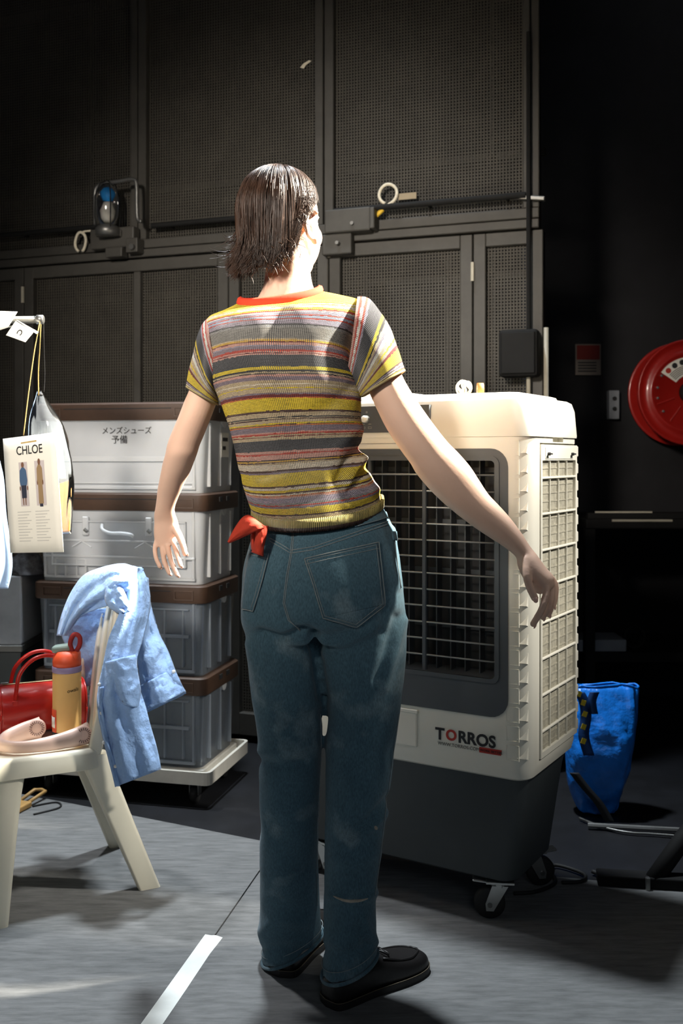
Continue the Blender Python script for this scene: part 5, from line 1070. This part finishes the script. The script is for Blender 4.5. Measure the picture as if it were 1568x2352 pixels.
# resample rings evenly along the middle of the back
dense = [torso_ring(i/400, 8) for i in range(401)]; acc = [0]
for i in range(400): acc.append(acc[-1] + (dense[i+1][6]-dense[i][6]).length + 0.35*(dense[i+1][0]-dense[i][0]).length)
ts = []; k_ = 0
for i in range(NT+1):
    tgt = acc[-1]*i/NT
    while k_ < 399 and acc[k_+1] < tgt: k_ += 1
    ts.append((k_ + (tgt-acc[k_])/max(1e-9, acc[k_+1]-acc[k_]))/400)
trings = []; midy = []
CR = [([(830, 1030), (800, 1060), (780, 1100)], 12, -0.010), ([(835, 1050), (812, 1078), (800, 1110)], 9, 0.010), ([(840, 1078), (815, 1105), (805, 1130)], 10, -0.008), ([(828, 985), (800, 1000), (770, 1040)], 14, 0.006), ([(868, 1120), (840, 1140), (800, 1160)], 12, 0.006), ([(560, 1090), (600, 1095), (650, 1080)], 12, -0.004), ([(640, 720), (655, 850), (690, 1000), (705, 1120)], 38, -0.012), ([(520, 760), (560, 800), (590, 860)], 40, 0.009), ([(770, 740), (745, 800), (735, 860)], 40, 0.009), ([(500, 905), (560, 960), (600, 990)], 16, -0.004), ([(810, 890), (760, 930), (720, 950)], 16, -0.005)]
def segd(px, py, poly):
    best = 1e9
    for (x0, y0), (x1, y1) in zip(poly[:-1], poly[1:]):
        dx, dy = x1-x0, y1-y0; t_ = max(0, min(1, ((px-x0)*dx + (py-y0)*dy)/(dx*dx+dy*dy+1e-9))); best = min(best, (px-x0-dx*t_)**2 + (py-y0-dy*t_)**2)
    return best
def creased(p, nrm, creases):
    px, py = proj(p); d_ = 0
    for poly, w_, h_ in creases:
        q = segd(px, py, poly)/(w_*w_)
        if q < 6: d_ += h_*math.exp(-q)
    return p + nrm*d_
for i in range(NT+1):
    ring = torso_ring(ts[i], NC); c = sum(ring, Vector())/NC; out = []
    for j, p in enumerate(ring):
        nn = (p-c); nn.z = 0; nn = nn.normalized()
        p = p + nn*(0.0035*noise.noise(p*14) + 0.003)
        if nn.y < 0.35: p = creased(p, nn, CR)
        out.append(p)
    trings.append(out); midy.append((proj(torso_ring(ts[i], 8)[6])[1]-640)*2.8)
sweater = knit_mesh('sweater', trings, lambda i, j, r_: stripe(midy[i] + r_.uniform(-1.2, 1.2) + 1.5*math.sin(j*0.21)), person)
plabel(sweater, 'short-sleeved knit top with irregular yellow, red, grey and black stripes')
solid(sweater, 0.004, -1)
# collar, ribbed
cr_ = torso_ring(1.0, 96); V = []; rib = []
cc_ = sum(cr_, Vector())/96
rows_ = []
for k_, (o1, h1) in enumerate(((0.006, -0.006), (0.009, 0.001), (0.006, 0.010), (0.000, 0.013), (-0.004, 0.008), (-0.003, -0.004))):
    rows_.append([p + (p-cc_).normalized()*(o1 + 0.0012*(j % 2)) + Vector((0, 0, h1)) for j, p in enumerate(cr_)])
mk('collar', loft(rows_ + [rows_[0]], (False, False)), 'knit_red', sweater, True, PO)
hr = trings[0]; hc = sum(hr, Vector())/NC
hem_rows = [[p + (p-hc).normalized()*(o1+0.0012*(j % 2)) + Vector((0, 0, h1)) for j, p in enumerate(hr)] for o1, h1 in ((-0.002, 0.016), (0.003, 0.014), (0.003, -0.002), (-0.001, -0.012), (-0.006, -0.006), (-0.006, 0.012))]
knit_mesh('hem_band', hem_rows + [hem_rows[0]], lambda i, j, r_: (K['ol'], K['ol'], K['br'], K['ol'], K['ol'], K['ol'])[i % 6], sweater)
# sleeves
SLS = [(0.05, 'pk'), (0.08, 're'), (0.12, 'wh'), (0.15, 're'), (0.18, 'li'), (0.34, 'ch'), (0.38, 'ye'), (0.41, 'bk'), (0.45, 'be'), (0.48, 'ma'), (0.53, 'wh'), (0.59, 'be'), (0.61, 'ye'), (0.65, 'be'), (0.69, 'dr'), (0.84, 'ye'), (0.865, 'br'), (0.89, 'li'), (0.905, 'br'), (0.93, 'cr'), (0.945, 'br'), (0.965, 'ye'), (0.98, 'br'), (1.01, 'ol')]
def sleeve(rows, nm):
    n = 110; rows_ = []
    for i in range(n+1):
        lx, ly, Yl, rx, ry, Yr, D = cat(rows, i/n); ring = pxring((lx, ly), (rx, ry), Yl, Yr, D, 72); c = sum(ring, Vector())/72
        rows_.append([p + (p-c).normalized()*0.003*noise.noise(p*16) for p in ring])
    def colr(i, j, r_):
        v = i/n + r_.uniform(-0.003, 0.003)
        for b_, k_ in SLS:
            if v < b_: return K[k_]
        return K['ol']
    o = knit_mesh(nm, rows_, colr, sweater); solid(o, 0.004, -1)
    e_ = rows_[-1]; c = sum(e_, Vector())/72; e2 = [p + (p-c).normalized()*0.002 for p in e_]
    mk('sleeve_edge', tube(e2 + [e2[0]], 0.003, 8), MATS['tape_orange'] if False else mat('knit_hem_'+str(len(MATS)), C(150,136,96), 0.9, var=(60, 0.2)), o, True, PO)
sleeve([(484, 733, 2.16, 508, 868, 2.16, 0.080), (470, 748, 2.16, 498, 884, 2.16, 0.076), (458, 778, 2.16, 494, 900, 2.16, 0.068), (449, 812, 2.165, 494, 912, 2.165, 0.060), (440, 846, 2.168, 496, 920, 2.168, 0.055), (434, 872, 2.17, 497, 925, 2.17, 0.052), (431, 889, 2.172, 497, 927, 2.172, 0.051)], 'sleeve')
sleeve([(798, 866, 2.16, 820, 688, 2.16, 0.084), (808, 876, 2.155, 846, 692, 2.155, 0.080), (818, 890, 2.15, 872, 722, 2.15, 0.074), (823, 900, 2.148, 893, 756, 2.148, 0.067), (826, 906, 2.145, 908, 795, 2.145, 0.061), (829, 908, 2.142, 919, 828, 2.142, 0.057), (832, 909, 2.14, 927, 852, 2.14, 0.055)], 'sleeve')
# armhole seams: raised knit ridges
for pts, in (([(838, 694), (824, 730), (810, 770), (800, 815), (800, 838), (812, 868), (828, 898)],), ([(474, 740), (470, 770), (468, 805), (472, 840), (482, 876), (496, 905)],)): pass
# ---- jeans ------------------------------------------------------
jeans = remeshed('jeans', join(loft(pelrings(20)), loft(legrings(LLEG, 40)), loft(legrings(RLEG, 40))), 'denim', 0.0048, 7, person, PO)
plabel(jeans, 'faded blue straight-leg jeans')
JC = [([(600, 1452), (648, 1466), (705, 1446), (722, 1462)], 11, -0.013), ([(575, 1425), (640, 1445), (700, 1425)], 22, 0.006), ([(722, 1470), (770, 1460), (830, 1440), (885, 1400)], 14, -0.006), ([(740, 1500), (800, 1475), (870, 1440)], 10, 0.004),
      ([(670, 1225), (664, 1290), (655, 1340), (650, 1392), (662, 1425), (690, 1446), (722, 1480)], 9, -0.007), ([(722, 1470), (730, 1540), (740, 1600)], 12, -0.010),
      ([(928, 1425), (905, 1500), (880, 1580)], 10, 0.006), ([(912, 1420), (890, 1490), (868, 1560)], 12, -0.007), ([(895, 1350), (888, 1400), (876, 1450)], 13, -0.006), ([(570, 1480), (585, 1540), (600, 1600)], 10, 0.005), ([(640, 1640), (680, 1660), (735, 1640)], 16, -0.006), ([(595, 1745), (640, 1760), (700, 1750)], 12, -0.006), ([(600, 1725), (660, 1730), (720, 1715)], 14, 0.004),
      ([(895, 1830), (850, 1880), (810, 1915)], 10, -0.007), ([(890, 1865), (850, 1905), (805, 1935)], 9, 0.005), ([(800, 1760), (830, 1740), (890, 1730)], 18, -0.005), ([(862, 1960), (820, 1980), (770, 1975)], 16, 0.004), ([(862, 2050), (830, 2070), (760, 2060)], 10, 0.006), ([(865, 2165), (845, 2140), (835, 2110)], 9, 0.006), ([(850, 2190), (830, 2150), (815, 2130)], 8, -0.005), ([(745, 2180), (790, 2195), (850, 2170)], 12, -0.005), ([(600, 2140), (640, 2110), (690, 2120)], 16, 0.005), ([(600, 2180), (650, 2175), (700, 2190)], 12, -0.005), ([(620, 1900), (660, 1960), (700, 1990)], 24, -0.004), ([(905, 1215), (898, 1290), (915, 1350)], 8, 0.004)]
me = jeans.data; no = [v.normal.copy() for v in me.vertices]; co_ = []
for v, nn in zip(me.vertices, no):
    p = v.co + PO; d_ = 0.0025*noise.noise(Vector((p.x*9, p.y*9, p.z*5))) + 0.0015*noise.noise(p*24)
    q = p + nn*d_
    if nn.y < 0.45: q = creased(q, nn, JC)
    q = q - PO; co_ += [q.x, q.y, q.z]
me.vertices.foreach_set('co', co_); me.update()
JB = BVHTree.FromPolygons([v.co + PO for v in me.vertices], [tuple(f.vertices) for f in me.polygons])
EYE = Vector((0, 0, CAMZ))
def onto(px, py, lift, bvh=None):
    d_ = (P(px, py, 1.0) - EYE).normalized(); hit, nn, _, _ = (bvh or JB).ray_cast(EYE, d_)
    if hit is None: hit, nn, _, _ = (bvh or JB).find_nearest(P(px, py, 2.12))
    if nn.dot(d_) > 0: nn = -nn
    return hit + nn*lift
def stitch(pts, name, m, parent, r=0.0011, lift=0.001, n=None, dash=False):
    dense_ = []
    for (x0, y0), (x1, y1) in zip(pts[:-1], pts[1:]):
        k_ = max(2, int(math.hypot(x1-x0, y1-y0)/6))
        for i in range(k_): dense_.append((lerp(x0, x1, i/k_), lerp(y0, y1, i/k_)))
    dense_.append(pts[-1]); pp = [onto(x, y, lift) for x, y in dense_]
    ok = [pp[0]]
    for p in pp[1:]:
        if (p-ok[-1]).length < 0.05: ok.append(p)
    return mk(name, tube(ok, r, 6), m, parent, True, PO)
def patch(left, right, name, m, parent, lift=0.0025, n=18, k=16, th=0.003):
    V = []
    for i in range(n+1):
        l, r_ = cat(left, i/n), cat(right, i/n)
        for j in range(k+1): V.append(onto(lerp(l[0], r_[0], j/k), lerp(l[1], r_[1], j/k), lift))
    o = mk(name, (V, [(i*(k+1)+j, i*(k+1)+j+1, (i+1)*(k+1)+j+1, (i+1)*(k+1)+j) for i in range(n) for j in range(k)]), m, parent, True, PO); solid(o, th); return o
pk1 = patch([(700, 1284), (718, 1340), (736, 1395), (742, 1418)], [(867, 1246), (873, 1300), (880, 1360), (881, 1388)], 'back_pocket', 'denim', jeans)
pk1b = patch([(742, 1418), (775, 1427), (805, 1434), (818, 1438)], [(881, 1388), (860, 1405), (835, 1425), (819, 1438)], 'pocket_point', 'denim', pk1, n=8)
pk2 = patch([(575, 1262), (566, 1310), (560, 1360), (558, 1398)], [(620, 1272), (608, 1320), (592, 1370), (584, 1404)], 'back_pocket', 'denim', jeans, k=8)
out1 = [(700, 1284), (720, 1345), (742, 1418), (818, 1438), (881, 1388), (874, 1310), (867, 1246), (700, 1284)]
def inset(pts, k):
    cx, cy = sum(p[0] for p in pts)/len(pts), sum(p[1] for p in pts)/len(pts); return [(cx+(x-cx)*k, cy+(y-cy)*k) for x, y in pts]
stitch(out1, 'pocket_edge', 'stitch_pale', pk1, 0.0012, 0.0045); stitch(inset(out1, 0.93), 'pocket_stitch', 'stitch_pale', pk1, 0.0008, 0.0045)
stitch([(701, 1297), (868, 1260)], 'pocket_hem_stitch', 'stitch_pale', pk1, 0.0008, 0.0045)
out2 = [(620, 1272), (606, 1330), (584, 1404), (560, 1399)]
stitch(out2, 'pocket_edge', 'stitch_pale', pk2, 0.0012, 0.0045); stitch([(613, 1278), (600, 1330), (580, 1396)], 'pocket_stitch', 'stitch_pale', pk2, 0.0008, 0.0045); stitch([(574, 1274), (618, 1284)], 'pocket_hem_stitch', 'stitch_pale', pk2, 0.0008, 0.0045)
for dx in (0, 4): stitch([(672+dx, 1212), (668+dx, 1264), (658+dx, 1320), (650+dx, 1385), (662+dx, 1425), (690, 1446+dx)], 'seat_seam', 'stitch_pale', jeans, 0.0009)
for dy in (0, 7): stitch([(668, 1264+dy), (720, 1256+dy), (790, 1232+dy), (860, 1208+dy), (890, 1198+dy)], 'yoke_seam', 'stitch_pale', jeans, 0.0009); stitch([(620, 1236+dy), (645, 1250+dy), (667, 1264+dy)], 'yoke_seam', 'stitch_pale', jeans, 0.0009)
patch([(810, 1192), (812, 1200), (814, 1212)], [(886, 1162), (892, 1176), (895, 1190)], 'waistband', 'denim', jeans, 0.003, 6, 12)
stitch([(820, 1210), (860, 1198), (893, 1188)], 'waistband_stitch', 'stitch_pale', jeans, 0.0008, 0.0045)
stitch([(905, 1235), (908, 1270), (914, 1310), (920, 1350)], 'front_pocket_edge', 'stitch_pale', jeans, 0.0012)
patch([(896, 1222), (899, 1242)], [(906, 1222), (908, 1242)], 'belt_loop', 'denim', jeans, 0.004, 4, 4)
stitch([(735, 1640), (737, 1720), (733, 1800), (728, 1900), (726, 2000), (728, 2080)], 'inseam', 'stitch_pale', jeans, 0.0008)
stitch([(915, 1640), (905, 1710), (893, 1800), (880, 1900), (868, 2000), (861, 2055)], 'outseam', 'stitch_pale', jeans, 0.0009)
for rows, l_ in ((LLEG, 'l'), (RLEG, 'r')):
    rg = legrings(rows, 41, 1.005, 60); mk('hem', tube(rg[40] + [rg[40][0]], 0.004, 8), 'denim', jeans, True, PO); mk('hem_stitch', tube([p + Vector((0, 0, 0.012)) for p in rg[39]] + [rg[39][0] + Vector((0, 0, 0.012))], 0.0008, 6), 'stitch_pale', jeans, True, PO)
# bleached marks on the right leg
bl = mat('bleach', C(186,176,160), 0.9, var=(60, 0.3))
for pts, r in (([(765, 2058), (790, 2068), (820, 2070), (845, 2064)], 0.0035), ([(860, 1898), (866, 1905)], 0.004)):
    pp = [onto(x, y, -0.0012) for x, y in [cat(pts, i/10) for i in range(11)]]; mk('bleach_mark', tube(pp, [r*(0.35+0.65*math.sin(math.pi*(i+0.5)/11)) for i in range(11)], 8), bl, jeans, True, PO)
# red bandana in the left back pocket
bb = onto(595, 1270, 0.004); t = thing('bandana', 'orange-red bandana poking out of the left back jeans pocket', 'bandana', bb)
def cloth(rows, nm, Ys, n=16, k=12):
    V = []
    for i in range(n+1):
        lx, ly, rx, ry, Y0, Y1 = cat(rows, i/n)
        for j in range(k+1): u = j/k; V.append(P(lerp(lx, rx, u), lerp(ly, ry, u), lerp(Y0, Y1, u) - 0.012*math.sin(math.pi*u) + 0.004*noise.noise(Vector((u*4, i*0.3, Ys)))))
    o = mk(nm, (V, [(i*(k+1)+j, i*(k+1)+j+1, (i+1)*(k+1)+j+1, (i+1)*(k+1)+j) for i in range(n) for j in range(k)]), 'bandana', t, True, bb); solid(o, 0.0025)
cloth([(523, 1245, 526, 1247, 2.02, 2.02), (538, 1215, 560, 1232, 2.02, 2.015), (556, 1190, 592, 1218, 2.02, 2.01), (572, 1184, 606, 1212, 2.03, 2.02), (590, 1196, 613, 1214, 2.04, 2.03)], 'outer_fold', 0.0)
cloth([(583, 1206, 616, 1208, 2.035, 2.03), (588, 1225, 612, 1228, 2.03, 2.025), (584, 1248, 606, 1254, 2.03, 2.025), (578, 1268, 604, 1278, 2.045, 2.035)], 'tucked_end', 2.0)
cloth([(578, 1216, 586, 1214, 2.05, 2.05), (576, 1236, 585, 1236, 2.045, 2.045), (578, 1262, 586, 1264, 2.05, 2.045)], 'inner_fold', 4.0)
# ---- shoes ------------------------------------------------------
def shoe(heel, ang, nm='shoe'):
    base = Vector((heel.x, heel.y, 0.0045)); L_ = 0.275
    M = Matrix.Translation(base) @ Matrix.Rotation(ang, 4, 'Z')
    S = [(0.0, 0.016, 0.048), (0.02, 0.027, 0.058), (0.08, 0.033, 0.064), (0.20, 0.035, 0.068), (0.34, 0.036, 0.074), (0.46, 0.039, 0.074), (0.56, 0.043, 0.064), (0.68, 0.047, 0.054), (0.80, 0.047, 0.047), (0.90, 0.041, 0.041), (0.96, 0.031, 0.035), (0.99, 0.019, 0.029), (1.0, 0.008, 0.024)]
    rings = []
    for i in range(41):
        s, w_, h_ = cat(S, i/40); ring = []
        for j in range(25):
            a = math.pi*j/24; ring.append(Vector((s*L_, w_*math.copysign(abs(math.cos(a))**0.75, math.cos(a)), 0.010 + (h_-0.010)*math.sin(a)**0.6)))
        rings.append(ring)
    sh = mk('shoe', xf(loft(rings), M), 'shoe_leather', person, True, PO); plabel(sh, 'black leather moccasin shoe')
    ol = []
    for i in range(41):
        s, w_, h_ = cat(S, i/40); ol.append((s*L_, w_+0.004))
    ol = [(-0.004, 0.0)] + [(x, y) for x, y in ol] + [(L_+0.004, 0)] + [(x, -y) for x, y in ol[::-1]]
    mk('sole', xf(loft([[Vector((x, y, z_)) for x, y in ol] for z_ in (0.0, 0.003, 0.012, 0.014)]), M), 'shoe_sole', sh, False, PO)
    lp = [Vector((x, y*0.985, 0.0150)) for x, y in ol]; mk('welt_stitch', xf(tube(lp + [lp[0]], 0.0009, 5), M), 'stitch_shoe', sh, True, PO)
    ap = []
    for q in range(31):
        u = -1 + 2*q/30; s = 0.93 - 0.45*abs(u)**2.2; s_, w_, h_ = None, None, None
        best = min(range(41), key=lambda i: abs(cat(S, i/40)[0]-s)); _, w_, h_ = cat(S, best/40); y = w_*0.66*math.copysign(min(1, abs(u)*1.6), u)
        sn = max(0.0, 1-(abs(y)/w_)**2.6)**0.5; ap.append(Vector((s*L_, y, 0.010 + (h_-0.010)*max(0.3, sn)**0.6 + 0.001)))
    mk('apron_seam', xf(tube(ap, 0.0026, 6), M), 'shoe_leather', sh, True, PO)
    for yy in (-1, 1): mk('bow_lace', xf(tube(catv([(0.50*L_, 0, 0.073), (0.52*L_, yy*0.014, 0.074), (0.55*L_, yy*0.022, 0.068), (0.57*L_, yy*0.012, 0.068), (0.535*L_, 0, 0.072)], 14), 0.0022, 6), M), 'shoe_leather', sh, True, PO)
shoe(Vector((-0.030, 2.078, 0)), math.atan2(0.167, 0.205)); shoe(Vector((-0.135, 2.195, 0)), math.atan2(0.25, 0.095))
# ---- hair -------------------------------------------------------
def hem_h(deg):
    """height of the hair edge below the head centre by direction: 0 = face, + = right side"""
    pts = [(-180, 0.133), (-120, 0.130), (-85, 0.110), (-65, 0.02), (-50, -0.048), (0, -0.056), (50, -0.050), (68, -0.030), (95, -0.004), (108, 0.03), (118, 0.085), (135, 0.112), (160, 0.128), (180, 0.133)]
    for (a, x), (b, y) in zip(pts[:-1], pts[1:]):
        if a <= deg <= b: return lerp(x, y, (deg-a)/(b-a))
    return 0.13
def hair_pt(th, t_, out=0.0, hx=0.0):
    """th radians round the head, t_ 0 crown .. 1 edge"""
    deg = (math.degrees(th)+180) % 360 - 180; h = hem_h(deg) + hx; a_ = 1/math.sqrt((math.cos(th)/0.103)**2 + (math.sin(th)/0.081)**2); top = 0.098
    q = 0.1525 if h > 0 else math.acos(max(-1, min(1, -h/top)))*0.097
    Ltot = (0.1525 + h) if h > 0 else q; s = Ltot*t_
    dv = fw*math.cos(th) + rt*math.sin(th)
    if s < 0.1525: ph = s/0.097; r_, z_ = a_*math.sin(ph), top*math.cos(ph)
    else: d_ = s-0.1525; r_, z_ = a_*(1 - 0.10*(d_/0.13)**2 - 0.02*d_/0.13), -d_
    return HC - fw*0.010 + dv*(r_+out) + up*(z_+out*(0.6 if s < 0.1 else 0.0))
NTH = 180; rings = []
for i in range(44):
    t_ = 0.02 + 0.98*i/43
    rings.append([hair_pt(2*math.pi*j/NTH, t_, 0.002*math.sin(j*1.9 + 2*math.sin(i*0.13)) + 0.0025*noise.noise(Vector((j*0.33, i*0.06, 1))) ) for j in range(NTH)])
hair = mk('hair', loft(rings, (True, False)), 'hair', person, True, PO); solid(hair, 0.012, -1); plabel(hair, 'wet-look dark brown hair tucked behind the ear')
V, Fa = [], []
rnd = random.Random(11)
clumps = [(rnd.uniform(-math.pi, math.pi), rnd.uniform(-0.012, 0.014), rnd.uniform(-1, 1)) for _ in range(240)]
def add_strand(pts, r0):
    global V, Fa
    v, f = tube(pts, [r0*(0.6+0.4*min(1, 6*i/len(pts)))*(1 if i < len(pts)*0.6 else 1-0.85*(i-len(pts)*0.6)/(len(pts)*0.4)) for i in range(len(pts))], 3, False)
    n = len(V); V += v; Fa += [tuple(i+n for i in q) for q in f]
for k_ in range(4200):
    cth, chx, cfl = clumps[rnd.randrange(240)]
    th = cth + rnd.gauss(0, 0.05); deg = (math.degrees(th)+180) % 360 - 180
    t0 = rnd.choice((0.03, 0.1, 0.25, 0.4))*rnd.uniform(0.6, 1.2); hx = chx*(1 if hem_h(deg) > 0.05 else 0) + rnd.gauss(0, 0.006); o0 = rnd.uniform(0.0005, 0.004)
    pts = []; m_ = 15; dr = rnd.gauss(0, 0.05)
    for i in range(m_):
        q = i/(m_-1); t_ = lerp(t0, 1.0, q); tt = lerp(th, cth, 0.6*q) + dr*q*q
        if 20 < deg < 112 and hem_h(deg) < 0.04: tt += R(24)*q*q*(1 if deg > 40 else 0.6) 
        elif -110 < deg <= 20 and hem_h(deg) < 0.04: tt -= R(40)*q*q
        p = hair_pt(tt, min(1.0, t_), o0 + 0.0025*math.sin(q*3+cfl*4), hx)
        fl = max(0, (q-0.72)/0.28)
        if hem_h(deg) > 0.06: p = p + Vector((-0.022, -0.004, 0.006))*fl*fl*(0.3+1.2*abs(cfl))*(1 if (deg < -95 or deg > 165) else 0.35) + (p-HC).normalized()*0.006*fl*fl
        pts.append(p)
    add_strand(pts, rnd.uniform(0.0006, 0.0012))
# wind-blown tuft on the left and stray hairs
for k_ in range(90):
    y0 = rnd.uniform(-0.12, -0.03); th = R(-128 + rnd.uniform(-14, 14)); p0 = hair_pt(th, min(0.98, (0.1525-y0)/(0.1525+0.13)), 0.002)
    L_ = rnd.uniform(0.010, 0.042)*(1 if k_ % 6 else 1.7); cur = rnd.uniform(-0.3, 0.9); pts = []
    for i in range(10):
        q = i/9; pts.append(p0 + Vector((-L_*q, -0.01*q, -0.02*q + 0.03*cur*q*q)) + Vector((0, 0, -0.012*math.sin(q*2))))
    add_strand(pts, 0.0005)
for k_ in range(120):   # curling ends above the neck
    th = R(rnd.uniform(118, 200)); p0 = hair_pt(th, rnd.uniform(0.86, 1.0), 0.002); dv = Vector((rnd.uniform(-0.6, 0.9), rnd.uniform(-0.8, -0.1), rnd.uniform(-1.0, 0.2))); pts = []
    for i in range(9):
        q = i/8; pts.append(p0 + dv*0.026*q + Vector((0.006*math.sin(q*4+k_), 0, -0.012*q*q)))
    add_strand(pts, 0.0007)
for k_ in range(110):   # wisps round the ear
    th = R(rnd.uniform(95, 122)); p0 = hair_pt(R(rnd.uniform(88, 120)), rnd.uniform(0.6, 0.98), 0.003); dv = Vector((rnd.uniform(-0.2, 0.7), rnd.uniform(-0.5, 0.1), rnd.uniform(-1.2, 0.5))); pts = []
    for i in range(8):
        q = i/7; pts.append(p0 + dv*0.024*q + Vector((0.005*math.sin(q*5+k_), 0, -0.01*q*q)))
    add_strand(pts, 0.0006)
st = mk('hair_strands', (V, Fa), 'hair', hair, True, PO); st['kind'] = 'stuff'
